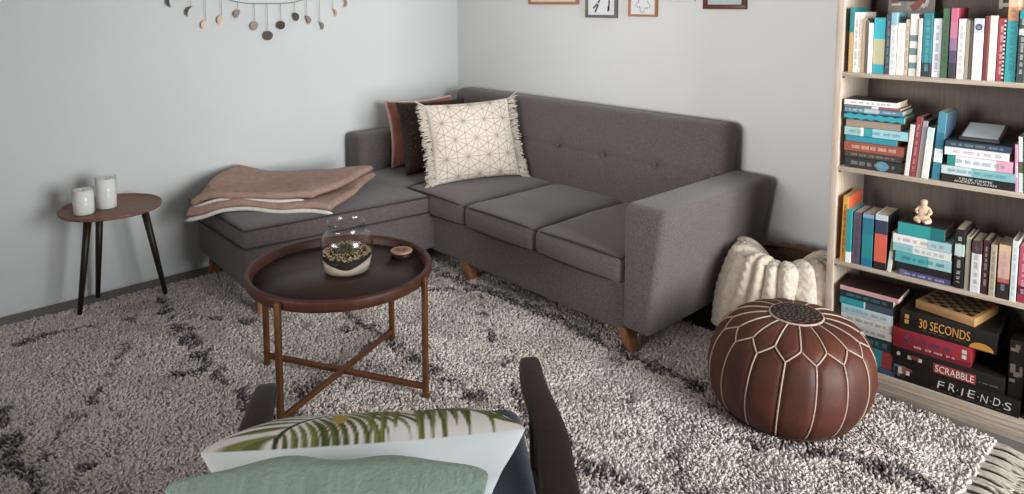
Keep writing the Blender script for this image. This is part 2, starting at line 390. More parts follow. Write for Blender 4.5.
# backrest with tufted buttons
BUT = [1.74, 2.073, 2.41, 2.746, 3.081, 3.41]
bm = softbox((.075, 1.02, .265), .045, (3, 110, 36), puff=(0, 0, 0), k=5)
def backf(p):
    z = p.z + .265; t = z / .53; x = p.x; y = p.y
    if x < 0:   # front face: swell and button dimples
        wy = min(1., (1.02 - abs(y)) / .1); x -= .022 * math.sin(math.pi * min(1, max(0, t))) * wy
        for b_ in BUT:
            d = math.hypot((y + 2.728 - b_), (z - .275)); x += .015 * math.exp(-(d / .04) ** 2)
            x += .005 * math.exp(-((y + 2.728 - b_) / .016) ** 2) * max(0, 1 - abs(z - .2) / .2)
        x += .008 * math.exp(-((z - .275) / .014) ** 2)
    return Vector((x + 2.945 + .075 * t, y + 2.728, z * .962 + .375))
xform(bm, backf); sp_(bm); back = obj('backrest', bm, sofam, sofa)
for b_ in BUT:
    bm = bmesh.new(); lathe(bm, [(0, .006), (.008, .005), (.012, .0015), (.0125, -.002), (0, -.003)], 16)
    obj('button', bm, sofam, back, loc=Vector((2.897, b_, .641)) - SO, rot=(0, R(-82), 0))
# arms
def arm(y0, y1, b0, b1, name, xo=0.):
    bm = softbox((.43, .5, .265), .04, (6, 4, 6), k=5)
    def f(p):
        t = (p.z + .265) / .53; s = p.y + .5; lo = b0 + (y0 - b0) * t; hi = b1 + (y1 - b1) * t
        return Vector((p.x + 2.65, lo + (hi - lo) * s, p.z + .39))
    bm2 = softbox((.43, (y1 - y0) / 2, .265), .035, (6, 4, 6), k=5); bm.free()
    hw = (y1 - y0) / 2
    xform(bm2, lambda p: (lambda t, s: Vector((p.x + 2.645 + xo, (b0 + (y0 - b0) * t) + ((b1 + (y1 - b1) * t) - (b0 + (y0 - b0) * t)) * s, p.z + .39)))((p.z + .265) / .53, (p.y + hw) / (2 * hw)))
    return obj(name, sp_(bm2), sofam, sofa)
arm(1.521, 1.735, 1.60, 1.735, 'armrest'); arm(3.735, 3.905, 3.735, 3.88, 'armrest', -.022)
# chaise: plinth and cushion follow a slightly skewed plan
def quad(nr, fr, fl, nl):
    nr, fr, fl, nl = map(Vector, (nr, fr, fl, nl))
    return lambda a, b: (nr * (1 - a) + fr * a) * (1 - b) + (nl * (1 - a) + fl * a) * b
def slab(Q, z0, z1, r, puff, L=.95, W=.8, n=(14, 12, 3)):
    hz = (z1 - z0) / 2; bm = softbox((L / 2, W / 2, hz), r, n, puff=puff)
    def f(p):
        q = Q((p.x + L / 2) / L, (p.y + W / 2) / W); return Vector((q.x, q.y, p.z + (z0 + z1) / 2))
    return xform(bm, f)
Q = quad((1.238, 3.142), (2.262, 3.040), (2.262, 3.885), (1.278, 3.885))
obj('chaise_base', sp_(slab(Q, .115, .325, .025, (0, 0, 0))), sofam, sofa)
Q2 = quad((1.228, 3.135), (2.21, 3.036), (2.21, 3.892), (1.268, 3.89))
bm = slab(Q2, .318, .42, .026, (.006, .006, .012))
Q3 = quad((2.10, 3.27), (2.90, 3.29), (2.90, 3.735), (2.10, 3.72)); b2 = slab(Q3, .30, .426, .02, (0, 0, .004), n=(8, 8, 3))
m_ = bpy.data.meshes.new('t'); b2.to_mesh(m_); b2.free(); bm.from_mesh(m_); bpy.data.meshes.remove(m_)
ch = obj('chaise_cushion', sp_(bm), sofam, sofa)
for z, e in ((.411, 0), (.326, 0)):
    a, b_, c_ = Vector((1.24, 3.87, z)), Vector((1.235, 3.142, z)), Vector((2.2, 3.043, z))
    pts = [a + (b_ - a) * t for t in (0, .25, .5, .75, .97)] + [b_ + Vector((.004, .004, 0))] + [b_ + (c_ - b_) * t for t in (.03, .25, .5, .75, 1)]
    mid = [p + Vector((-.004, -.005, 0)) for p in pts]; piping(mid, ch)
bm = softbox((.33, .2, .13), .02, (3, 3, 3)); sp_(shift(bm, (2.6, 3.52, .2))); obj('corner_base', bm, sofam, sofa)
# tapered splayed feet
def foot(x, y, dx, dy, h=.12):
    bm = bmesh.new(); s = .037; e = .019; pr = []
    for z, k, ox, oy in ((h, s, 0, 0), (h * .5, (s + e) / 2, dx * .5, dy * .5), (.014, e, dx, dy)):
        pr.append([bm.verts.new((x + ox + a * k, y + oy + b * k * .8, z)) for a, b in ((-1, -1), (1, -1), (1, 1), (-1, 1))])
    for A, B in zip(pr, pr[1:]):
        for k in range(4): bm.faces.new((A[k], A[(k + 1) % 4], B[(k + 1) % 4], B[k]))
    bm.faces.new(pr[0]); bm.faces.new(pr[-1][::-1]); bmesh.ops.bevel(bm, geom=bm.edges[:], offset=.004, segments=2, affect='EDGES')
    obj('foot', sp_(bm), footm, sofa, smooth='auto')
for a in ((2.275, 1.758, -.005, -.05), (2.275, 2.80, -.005, -.05), (3.0, 1.69, .02, -.02), (1.33, 3.74, -.03, .02), (1.315, 3.13, -.03, -.03), (2.95, 3.75, .02, .03)): foot(*a)

# ---------------------------------------------------------------- cushions on the sofa
def make_pillow(name, M, w, h, t, colf, m, label, group, n=60, seed=0, **k):
    V, F, st, fr = pillow_geo(w, h, t, n, seed, **k)
    V4 = np.c_[V, np.ones(len(V))] @ np.array(M).T
    o0 = np.array(M.translation); c = colf(st, fr)
    o = npmesh(name, V4[:, :3] - o0, F, m, col=c, loc=M.translation); tag(o, label, 'cushion', group); return o, V4[:, :3], st, fr
L3 = lambda h: np.array(lin(h))
def star_col(st, fr):
    n = len(st); c = np.tile(L3('ddd1c7'), (n, 1)); c[~fr] = L3('c9a592')
    p = st * np.array([.225, .215]); a = .112; hgt = a * math.sqrt(3) / 2; d = np.full(n, 9.)
    for k in range(3):
        g = math.radians(60 * k); s = p[:, 0] * math.sin(g) + p[:, 1] * math.cos(g)
        d = np.minimum(d, np.abs((s / hgt + .5) % 1 - .5) * hgt)
        g = math.radians(60 * k + 30); s = p[:, 0] * math.sin(g) + p[:, 1] * math.cos(g)
        d = np.minimum(d, np.abs((s / (a / 2) + .5) % 1 - .5) * a / 2)
    k = (np.clip((.0024 - d) / .0014, 0, 1) * .75 * fr * (np.abs(st[:, 0]) < .93))[:, None]
    return c * (1 - k) + L3('90704e') * k
pil = painted('cushion_cotton', rough=.85, bump=.12, bscale=300)
GP = 'cushions piled in the sofa corner'
d_ = (.92, -.385)
Mw = pillow_place((2.555, 3.045, .442), d_, (.05, .165, .44), .46)
white, VW, stw, frw = make_pillow('throw_pillow', Mw, .51, .465, .19, star_col, pil, 'white fringed cushion with gold star lines, front of the sofa cushions', GP, n=190, seed=1, pinch=.05)
frm = mat('cream_fringe', 'd8ccc0', rough=.95, var=.12, vscale=80)
for sgn in (-1, 1):
    bm = bmesh.new()
    for i in range(240):
        v = random.uniform(-.99, .99); p0 = Vector((sgn * .255 * (1 - .05 * (1 - v * v)), random.uniform(-.012, .012), .2325 + v * .232))
        L_ = random.uniform(.034, .06); up = v * .012 + random.uniform(-.02, .014)
        if abs(v) > .95: L_ *= 1.25; up += .028 * (1 if v > 0 else -.4)
        p1 = p0 + Vector((sgn * L_ * .55, random.uniform(-.01, .01), up * .5)); p2 = p0 + Vector((sgn * L_, random.uniform(-.018, .012), up - .004))
        tube(bm, [Mw @ p - white.location for p in (p0, p1, p2)], [.0035, .003, .002], seg=4)
    f = obj('fringe', bm, frm, white); f['kind'] = 'stuff'
def dark_col(st, fr):
    n = len(st); c = np.tile(L3('2a211b'), (n, 1)); r = vnoise(st * 10 + 40, 7.0, 21); k = (np.clip((r - .7) * 6, 0, 1))[:, None]
    return c * (1 - k) + L3('574028') * k
Md = pillow_place((2.53, 3.36, .438), d_, (.075, .215, .43), .44)
make_pillow('throw_pillow', Md, .44, .465, .13, dark_col, painted('cushion_sequin', rough=.55, bump=.4, bscale=160), 'dark brown cushion with gold flecks between the white and the rust cushions', GP, n=90, seed=2)
def rust_col(st, fr):
    c = np.tile(L3('8f574a'), (len(st), 1)); c[~fr] = L3('cfa79c'); k = np.clip((np.maximum(np.abs(st[:, 0]), np.abs(st[:, 1])) - .93) / .05, 0, 1)[:, None]
    return c * (1 - k) + L3('d2aba0') * k
Mr = pillow_place((2.585, 3.60, .436), d_, (.03, .115, .42), .44)
make_pillow('throw_pillow', Mr, .44, .43, .13, rust_col, painted('cushion_velvet', rough=.7, sheen=.6), 'rust pink velvet cushion with pale piping, rearmost against the sofa arm', GP, n=70, seed=5, wrinkle=.009, pinch=.1)

# ---------------------------------------------------------------- folded throw on the chaise
throwm = mat('throw_fleece', '9a7c70', hex2='aa8d81', rough=.95, vscale=30, bump=.25, bscale=240, sheen=.05, spec=.1)
sherpam = mat('throw_sherpa', 'd9d2cb', rough=.98, var=.08, vscale=60, bump=.5, bscale=150)
def layer(name, corners, zf, th, m, parent, seed, nu=70, nv=60, grow=0., loc=Vector((0, 0, 0)), wav=.022):
    A, B_, C_, D_ = [np.array(c, float) for c in corners]      # front-left, front-right, back-right, back-left
    u = np.linspace(0, 1, nu); v = np.linspace(0, 1, nv); U, W = np.meshgrid(u, v, indexing='ij')
    u_, v_ = U[..., None], W[..., None]; P = (A * (1 - u_) + B_ * u_) * (1 - v_) + (D_ * (1 - u_) + C_ * u_) * v_
    flat = P.reshape(-1, 2)
    wob = np.stack([vnoise(flat + 30, 5, seed), vnoise(flat + 30, 5, seed + 1)], -1) - .5; flat = flat + wob * wav * 2
    z = np.array([zf(x, y) for x, y in flat]).reshape(nu, nv)
    z = z + ((vnoise(flat + 9, 6, seed + 2) - .5) * .026 + (vnoise(flat + 9, 15, seed + 3) - .5) * .004).reshape(nu, nv)
    e = np.minimum(np.minimum(U, 1 - U) * .77, np.minimum(W, 1 - W) * .65) / .022; e = np.sqrt(np.clip(1 - (1 - np.clip(e, 0, 1)) ** 2, 0, 1))
    top = np.c_[flat, (z + th * (.5 + .5 * e)).ravel()]; bot = np.c_[flat, (z + th * (.5 - .5 * e)).ravel()]
    F1 = grid_faces(nu, nv); F2 = F1[:, ::-1] + nu * nv; idx = np.arange(2 * nu * nv); ii = np.arange(nu * nv).reshape(nu, nv)
    rr = np.unique(np.r_[ii[0], ii[-1], ii[:, 0], ii[:, -1]]); idx[rr + nu * nv] = rr
    V = np.r_[top, bot] - np.array(loc); F = np.r_[F1, idx[F2]]; used = np.zeros(len(V), bool); used[F.ravel()] = True; rm = np.cumsum(used) - 1
    return npmesh(name, V[used], rm[F], m, parent=parent, loc=None if parent else loc)
def drape(x, y, base=.437):
    over = max(0., 1.235 + (y - 3.14) * .05 - x); z = base - .5 * over ** 1.2
    back = max(0., y - 3.62); return z + .17 * back * max(0., min(1., (1.95 - x) / .45)) if over == 0 else z
BL = Vector((1.6, 3.5, .43))
C0 = [(1.11, 3.60), (1.645, 3.075), (2.14, 3.46), (1.50, 3.875)]
blk = layer('throw_blanket', C0, lambda x, y: drape(x, y), .038, throwm, None, 31, loc=BL)
tag(blk, 'dusty pink folded throw with cream edges lying on the grey chaise', 'blanket')
C1 = [(1.135, 3.625), (1.60, 3.20), (2.125, 3.47), (1.50, 3.875)]
layer('fold', C1, lambda x, y: drape(x, y, .475) + .004, .036, throwm, blk, 35, loc=BL)
for (a, b, z, o_) in (((1.105, 3.595), (1.648, 3.068), .430, 0), ((1.13, 3.617), (1.56, 3.22), .470, .004)):
    bm = bmesh.new(); pts = []
    for k in range(26):
        t = k / 25; x, y = a[0] + (b[0] - a[0]) * t, a[1] + (b[1] - a[1]) * t; q = np.array([[x, y]])
        w1 = (vnoise(q + 30, 5, 31 if o_ == 0 else 35)[0] - .5) * .044; w2 = (vnoise(q + 30, 5, 32 if o_ == 0 else 36)[0] - .5) * .044
        zz = drape(x, y, z) + (vnoise(q + 9, 6, 33 if o_ == 0 else 37)[0] - .5) * .026 + .006
        pts.append(Vector((x + w1, y + w2, zz)) - BL)
    tube(bm, pts, [.004] + [.0105 if o_ == 0 else .009] * 24 + [.004], seg=8); obj('sherpa_edge', bm, sherpam, blk)

# ---------------------------------------------------------------- coffee table
TC = Vector((1.270, 2.318, .014)); ct = thing('coffee_table', 'round dark wood tray table on crossed copper legs in front of the sofa', 'table', TC)
RT = .339; DZ = .0125; bm = bmesh.new()
lathe(bm, [(r_, z_ + DZ) for r_, z_ in [(0, .405), (RT - .02, .405), (RT - .004, .412), (RT, .424), (RT + .001, .444), (RT - .002, .4515), (RT - .010, .4535), (RT - .017, .450), (RT - .021, .436), (RT - .026, .4215)]], 96)
tr = obj('tray', bm, traym, ct)
bm = bmesh.new(); lathe(bm, [(0, .4215 + DZ), (RT - .02, .4215 + DZ), (RT - .02, .412 + DZ), (0, .412 + DZ)], 96); obj('tray_base', bm, traytop, tr)
for k, a in enumerate((-62, 25, 118, 205)):
    a = R(a); c, s = math.cos(a), math.sin(a); Mx = Matrix.Rotation(a, 4, 'Z'); bm = bmesh.new()
    box(bm, (RT + .009, 0, .2285), (.019, .019, .457), Mx, bevel=.003); obj('leg', bm, brassm, ct)
for a in (-62, 25):
    Mx = Matrix.Rotation(R(a), 4, 'Z'); bm = bmesh.new(); box(bm, (0, 0, .048 if a < 0 else .05), (2 * RT + .004, .017, .02), Mx, bevel=.003); obj('crossbar', bm, brassm, ct)

# terrarium jar
JC = Vector((1.295, 2.313, .4482)); jar = thing('glass_terrarium', 'glass jar terrarium with plant, pebbles and pale sand on tray table', 'terrarium', JC); jar.scale = (1.07,) * 3
bm = bmesh.new(); JR = .091
outer = [(0, .0), (.06, 0), (.078, .004), (.088, .016), (JR, .035), (JR, .105), (.0885, .122), (.080, .137), (.069, .146), (.064, .151), (.0635, .165), (.0645, .176), (.067, .180)]
inner = [(.0645, .1805), (.0615, .176), (.0605, .165), (.061, .151), (.066, .1435), (.077, .1345), (.0855, .121), (.0885, .105), (.0885, .036), (.086, .018), (.076, .0075), (.06, .005), (0, .005)]
lathe(bm, outer + inner, 64); obj('jar', bm, glassm, jar)
RI = .0872
def fill(name, lo, hi, m, n=40):
    """layer between two height functions inside the jar"""
    bm = bmesh.new(); rs = [0, .25, .5, .75, .9, 1]
    def prof(z): return RI if z > .036 else .0745 + (RI - .0745) * min(1, max(0, (z - .0065) / .0295)) ** .55
    def ring(f, r, inv):
        if r == 0: return [bm.verts.new((0, 0, f(0, 0)))]
        out = []
        for k in range(n):
            a = 2 * math.pi * k / n; z = f(RI * r * math.cos(a), RI * r * math.sin(a)); q = prof(z) * r; out.append(bm.verts.new((q * math.cos(a), q * math.sin(a), z)))
        return out
    T = [ring(hi, r, 0) for r in rs]; B2 = [ring(lo, r, 0) for r in rs]
    for X_ in (T, B2):
        for A, B in zip(X_, X_[1:]):
            for k in range(n):
                k2 = (k + 1) % n
                bm.faces.new((A[0], B[k], B[k2]) if len(A) == 1 else (A[k], B[k], B[k2], A[k2]))
    for k in range(n): bm.faces.new((T[-1][k], T[-1][(k + 1) % n], B2[-1][(k + 1) % n], B2[-1][k]))
    return obj(name, bm, m, jar)
# low point of the sand towards the camera
g_ = (-.62, -.78)
sandh = lambda x, y: .040 + .02 * abs((x * .78 - y * .62) / RI) ** 2 - .010 * math.exp(-((x * .78 - y * .62 - .016) / .035) ** 2)
soilh = lambda x, y: .064 + .003 * math.sin(40 * x) + .004 * (y * .6) / RI
fill('sand', lambda x, y: .0065, sandh, mat('pale_sand', 'b3a292', rough=.95, var=.08, vscale=90, bump=.2, bscale=500))
fill('soil', lambda x, y: sandh(x, y) + .0004, soilh, mat('dark_soil', '241c16', rough=.95, var=.3, vscale=90, bump=.5, bscale=300))
pv = []; pf = []; pcol = []; ico = bmesh.new(); bmesh.ops.create_icosphere(ico, subdivisions=1, radius=1); iv = np.array([v.co for v in ico.verts]); iff = np.array([[v.index for v in f.verts] for f in ico.faces]); ico.free()
PCOL = [lin(h) for h in ('a38a6c', '8a6c4e', 'c4b090', '6f563f', 'b0986f', 'd0bfa2')]
for i in range(760):
    rr = .083 * math.sqrt(random.random()) if i > 240 else random.uniform(.068, .083); a = random.uniform(0, 6.283); s = random.uniform(.0019, .0036)
    x, y = rr * math.cos(a), rr * math.sin(a); zz = soilh(x, y) + random.uniform(0.001, .012 if rr > .045 else .007)
    M3 = np.array(Matrix.Rotation(random.uniform(0, 6), 3, (random.random(), random.random(), random.random() + .1)))
    pv.append((iv * np.array([s, s * .8, s * .65])) @ M3.T + np.array([x, y, zz])); pf.append(iff + i * len(iv)); pcol += [random.choice(PCOL)] * len(iv)
o = npmesh('pebbles', np.concatenate(pv), np.concatenate(pf), painted('pebble_stone', rough=.6), parent=jar, col=np.array(pcol)); o['kind'] = 'stuff'
plm = mat('succulent_green', '3c4420', hex2='5a5a34', rough=.55, vscale=30)
bm = bmesh.new()
for (cx, cy, sc, nl) in ((0, .004, 1., 22), (-.022, -.012, .75, 14), (.024, -.006, .7, 14), (.004, .024, .7, 12)):
    for i in range(nl):
        a = i * 2.4; el = .25 + 1.15 * i / nl; L_ = (.034 - .012 * i / nl) * sc; w = .0065 * sc
        d = Vector((math.cos(a) * math.cos(el), math.sin(a) * math.cos(el), math.sin(el))); s = Vector((-math.sin(a), math.cos(a), 0)); u = d.cross(s)
        b0 = Vector((cx, cy, .070)); pts = [(0, .5), (.45, 1.), (.8, .75), (1, .05)]
        rows = [[bm.verts.new(b0 + d * L_ * t + Vector((0, 0, .004 * t * t)) + s * w * k * q + u * (.0022 * q * hgt_)) for k, hgt_ in ((-1, 0), (0, 1), (1, 0), (0, -1))] for t, q in pts]
        for A, B in zip(rows, rows[1:]):
            for k in range(4): bm.faces.new((A[k], A[(k + 1) % 4], B[(k + 1) % 4], B[k]))
        bm.faces.new(rows[0][::-1]); bm.faces.new(rows[-1])
obj('succulent', bm, plm, jar)

# small round tin with a copper lid pattern
tn = thing('round_box', 'small dark round box with copper coloured lid on tray table', 'box', (1.528, 2.297, .4482))
bm = bmesh.new(); lathe(bm, [(0, 0), (.040, 0), (.0425, .003), (.0425, .020), (.0405, .021), (0, .021)], 48); obj('body', bm, darkwood, tn)
lm = mat('copper_lid', 'b98a70', rough=.45, metal=.25, var=.1, vscale=40)
bm = bmesh.new(); lathe(bm, [(0, .021), (.0425, .021), (.0432, .0225), (.0432, .0265), (.0415, .0282), (.036, .0284), (0, .0284)], 48); lid = obj('lid', bm, lm, tn)
bm = bmesh.new()
for k in range(16):
    a = k * math.pi / 8; Mx = Matrix.Rotation(a, 4, 'Z'); box(bm, (.019, 0, .0288), (.026 if k % 2 else .016, .0022, .001), Mx)
obj('inlay', bm, mat('copper_inlay', '6e4436', rough=.5, metal=.3), lid, smooth=False)

# ---------------------------------------------------------------- side table and candles
ST = Vector((.820, 3.672, 0)); st_ = thing('side_table', 'small round wooden side table on three dark legs by the left wall', 'table', ST)
bm = bmesh.new(); RS = .216
lathe(bm, [(0, .486), (RS - .012, .486), (RS - .003, .488), (RS, .493), (RS + .001, .501), (RS - .002, .5035), (RS - .006, .502), (RS - .012, .495), (RS - .02, .493), (0, .493)], 72)
obj('table_top', bm, mat('side_table_walnut', '6e4b3a', hex2='84604c', rough=.5, vscale=7, stretch=(2, 10, 2)), st_)
for (lx, ly) in ((.6645, 3.658), (.779, 3.839), (1.033, 3.638)):
    d = Vector((lx - ST.x, ly - ST.y, 0)); t = Vector((d.x * .62, d.y * .62, .486)); bm = bmesh.new()
    tube(bm, [Vector((d.x, d.y, .0145)), Vector((d.x, d.y, .0145)).lerp(t, .5), t], [.0105, .0145, .0175], seg=14); obj('leg', bm, blackwood, st_)
waxm = mat('candle_wax', 'f3f0ec', rough=.6, spec=.15, var=.015, vscale=12); waxm.node_tree.nodes['Principled BSDF'].inputs['Subsurface Weight'].default_value = .15
for (x, y, r, h, lab) in ((.704, 3.650, .046, .122, 'shorter white pillar candle in a glass cylinder on side table, left one'), (.806, 3.690, .046, .15, 'taller white pillar candle in a glass cylinder on side table, right one')):
    c = thing('pillar_candle', lab, 'candle', (x, y, .4935), 0, 'white candles on the side table')
    bm = bmesh.new(); lathe(bm, [(0, .0005), (r - .004, .0005), (r - .003, .003), (r - .003, h - .014), (r - .006, h - .010), (r - .016, h - .013), (.006, h - .019), (0, h - .019)], 40); obj('wax', bm, waxm, c)
    bm = bmesh.new(); lathe(bm, [(r - .0022, .0005), (r, .0005), (r, h), (r - .0022, h)], 40, closed=True); obj('glass_cylinder', bm, glassm, c)
    bm = bmesh.new(); tube(bm, [(0, 0, h - .021), (.001, 0, h - .014), (.003, .001, h - .008)], .001, seg=6); obj('wick', bm, mat('wick_dark', '2c2724', rough=.9), c)

# ---------------------------------------------------------------- moon phase garland on the left wall
MG = Vector((1.713, 3.905, 1.452)); mg = thing('moon_phase_garland', 'garland of copper moon phases hanging from a thin curved cord on left wall', 'wall hanging', MG)
MO = [(1.203, 1.462), (1.296, 1.407), (1.37, 1.337), (1.456, 1.363), (1.545, 1.394), (1.639, 1.326), (1.713, 1.27), (1.793, 1.328), (1.88, 1.374), (1.955, 1.355), (2.038, 1.317), (2.127, 1.395), (2.196, 1.456)]
cordm = mat('garland_cord', '7d7772', rough=.8)
cz = lambda x: 1.452 + 1.15 * max(0, abs(x - 1.713) - .1) ** 2 + .12 * (x - 1.713) ** 2
bm = bmesh.new(); tube(bm, [Vector((x, 3.905, cz(x))) - MG for x in np.linspace(1.05, 2.36, 40)], .0022, seg=6); obj('cord', bm, cordm, mg)
mdark = mat('moon_reflect_dark', '4a3a2e', rough=.55, metal=.2, var=.25, vscale=60, bump=.3, bscale=140); mcop = mat('moon_copper', 'b78a72', rough=.5, metal=.2, var=.2, vscale=60, bump=.3, bscale=140)  # all one copper
mpale = mat('moon_reflect_bright', 'd3b29c', rough=.55, metal=.1, var=.1, vscale=60); mmid = mat('moon_reflect_mid', '7f7163', rough=.5, metal=.2, var=.2, vscale=60)
PH = [(-.5, mdark, .03), (-.5, mdark, .03), (-.35, mpale, .026), (-.12, mpale, .026), (.25, mmid, .024), (.55, mmid, .026), (1, mdark, .0265), (1, mdark, .0245), (.4, mdark, .025), (.05, mmid, .0255), (-.3, mmid, .026), (-.5, mcop, .026), (-.55, mmid, .028)]
for i, ((x, z), (ph, m, r)) in enumerate(zip(MO, PH)):
    sg = -1 if i < 6 else 1; n = 20; poly = []
    for k in range(n + 1):
        a = -math.pi / 2 + math.pi * k / n; poly.append((sg * r * math.cos(a), r * math.sin(a)))
    for k in range(1, n):
        a = math.pi / 2 - math.pi * k / n; poly.append((-sg * ph * r * math.cos(a), r * math.sin(a)))
    tl = R(-25 if i < 6 else 18) if 0 < i < 12 and abs(ph) < .9 else 0
    bm = bmesh.new(); prism(bm, [(p[0] * math.cos(tl) - p[1] * math.sin(tl), p[0] * math.sin(tl) + p[1] * math.cos(tl)) for p in poly], -.0015, .0015)
    mo = obj('moon', bm, m, mg, smooth=False, loc=Vector((x, 3.903, z)) - MG, rot=(R(90), 0, R(random.uniform(-8, 8))))
    bm = bmesh.new(); tube(bm, [Vector((x, 3.904, z + r * .93)) - MG, Vector((x, 3.905, max(cz(x), z + r))) - MG], .0013, seg=5); obj('thread', bm, cordm, mg)

# ---------------------------------------------------------------- pictures on the right wall
def picture(y0, y1, z0, h, bar, fm, label, art, deep=.018, matc='d9dcde'):
    c = Vector((XW, (y0 + y1) / 2, z0)); w = abs(y1 - y0); t = thing('framed_picture', label, 'picture', c, 0, 'framed pictures in a row on the right wall')
    bm = bmesh.new(); X_ = -deep / 2 - .001
    for zz in (bar / 2, h - bar / 2): box(bm, (X_, 0, zz), (deep, w, bar), bevel=.0015)
    for yy in (-w / 2 + bar / 2, w / 2 - bar / 2): box(bm, (X_, yy, h / 2), (deep, bar, h - 2 * bar), bevel=.0015)
    obj('frame', bm, fm, t, smooth='auto')
    bm = bmesh.new(); box(bm, (-.006, 0, h / 2), (.006, w - 2 * bar + .002, h - 2 * bar + .002)); obj('print', bm, mat('print_' + matc, matc, rough=.6), t, smooth=False)
    if art: art(t, w, h, bar)
def art_bird(t, w, h, b):
    bm = bmesh.new()
    for (y, z, a, l) in ((.035, .052, .5, .05), (.045, .066, .9, .04), (-.05, .05, 0.1, .03), (-.055, .07, .05, .06), (0, .12, .6, .09), (.02, .15, -.5, .07)):
        box(bm, (0, 0, 0), (.001, .01, l), Matrix.Translation((-.0096, y, z)) @ Matrix.Rotation(a, 4, 'X'))
    obj('drawing', bm, mat('ink_grey', '3f3f3f', rough=.7), t, smooth=False)
def art_wreath(t, w, h, b):
    bm = bmesh.new()
    for k in range(26):
        a = k * 2 * math.pi / 26; rr = .040 + .010 * math.sin(k * 5.1)
        box(bm, (0, 0, 0), (.001, .003, .012), Matrix.Translation((-.0096, rr * math.cos(a), .072 + rr * math.sin(a))) @ Matrix.Rotation(a * 1.7, 4, 'X'))
    obj('drawing', bm, mat('ink_blue', '5d6b76', rough=.7), t, smooth=False)
def art_block(t, w, h, b):
    bm = bmesh.new(); box(bm, (-.0096, 0, h * .55), (.001, w * .4, h * .4)); obj('drawing', bm, mat('wash_blue', '7f97a0', rough=.7), t, smooth=False)
woodr = mat('frame_rosewood', 'a2705a', rough=.5, var=.15, vscale=20, stretch=(1, 1, 8)); woodo = mat('frame_oak', 'a9744f', rough=.5, var=.15, vscale=20, stretch=(1, 1, 8))
picture(3.192, 2.775, 1.447, .30, .016, woodr, 'wide rose brown wooden frame, leftmost in the picture row', art_block, matc='d8c4b2')
picture(2.716, 2.486, 1.372, .32, .016, mat('frame_pewter', '6d6a66', rough=.4, metal=.3), 'grey metal frame with pale blue print next to the rose one', art_bird)
picture(2.405, 2.218, 1.382, .26, .012, woodo, 'narrow light oak frame with round wreath drawing', art_wreath)
picture(2.118, 1.992, 1.463, .22, .012, mat('frame_white', 'd6d6d4', rough=.5), 'small white frame between the oak and dark brown frames', art_block)
picture(1.940, 1.708, 1.425, .24, .022, mat('frame_mahogany', '5b2f22', rough=.45, var=.15, vscale=20), 'dark mahogany frame, rightmost in the picture row', art_block, matc='aebcc0')

# ---------------------------------------------------------------- leather pouf
PC = Vector((2.334, 1.098, .012)); pf = thing('leather_pouf', 'round brown leather pouf with cream stitched panels beside the bookcase', 'pouf', PC)
prof = [(0, 0), (.16, .0), (.205, .010), (.242, .045), (.267, .095), (.277, .15), (.275, .195), (.262, .248), (.233, .294), (.19, .325), (.14, .343), (.09, .351), (.05, .353), (0, .353)]
pp = cr([(r, 0, z) for r, z in prof], 7); PR = [(max(0, p.x), p.z) for p in pp]
arc = [0]
for a, b in zip(PR, PR[1:]): arc.append(arc[-1] + math.hypot(b[0] - a[0], b[1] - a[1]))
TOT = arc[-1]
def pt(s, phi, off=0.):
    """s = arc distance from the top centre"""
    q = TOT - s
    for i in range(len(arc) - 1):
        if arc[i + 1] >= q: break
    t = (q - arc[i]) / max(1e-9, arc[i + 1] - arc[i]); r = PR[i][0] + (PR[i + 1][0] - PR[i][0]) * t; z = PR[i][1] + (PR[i + 1][1] - PR[i][1]) * t
    dr, dz = PR[i + 1][0] - PR[i][0], PR[i + 1][1] - PR[i][1]; L_ = math.hypot(dr, dz) or 1
    r2, z2 = r + dz / L_ * off, z - dr / L_ * off
    return Vector((r2 * math.cos(phi) + .026 * z2 / .35, r2 * math.sin(phi) - .024 * z2 / .35, z2))
NP = 16; PH0 = R(8); dphi = 2 * math.pi / NP
S_MED, S_HI, S_LO, S_BOT = .088, .214, .258, TOT - .235
def seamd(s, phi):
    k = (phi - PH0) / dphi; fr = k - math.floor(k)        # highs at 0, lows at .5
    tri = abs(fr - .5) * 2; zig = S_LO + (S_HI - S_LO) * tri; r = pt(s, 0).x
    d1 = abs(s - zig) * .75
    d2 = min(fr, 1 - fr) * dphi * r if s < zig else abs(fr - .5) * dphi * r
    return min(d1, d2, abs(s - S_MED))
NPH, NS = 320, 110; V = []; ss = [TOT * k / (NS - 1) for k in range(NS)]
for s in ss:
    for k in range(NPH):
        phi = 2 * math.pi * k / NPH; d = seamd(s, phi) if s < S_BOT else .03
        off = -.006 * math.exp(-(d / .012) ** 2) + .003 * noise.noise(Vector((math.cos(phi) * 2, math.sin(phi) * 2, s * 6))); V.append(pt(max(1e-4, min(TOT - 1e-4, s)), phi, off))
V = np.array(V); i, j = np.meshgrid(np.arange(NS - 1), np.arange(NPH), indexing='ij'); a = (i * NPH + j).ravel(); b = (i * NPH + (j + 1) % NPH).ravel()
leath = mat('brown_leather', '3d2017', hex2='5b3020', rough=.56, vscale=6, bump=.15, bscale=160, spec=.35)
npmesh('leather_body', V, np.c_[a, a + NPH, b + NPH, b], leath, parent=pf)
stm = mat('cream_stitching', 'b39c8c', rough=.85, var=.1, vscale=120)
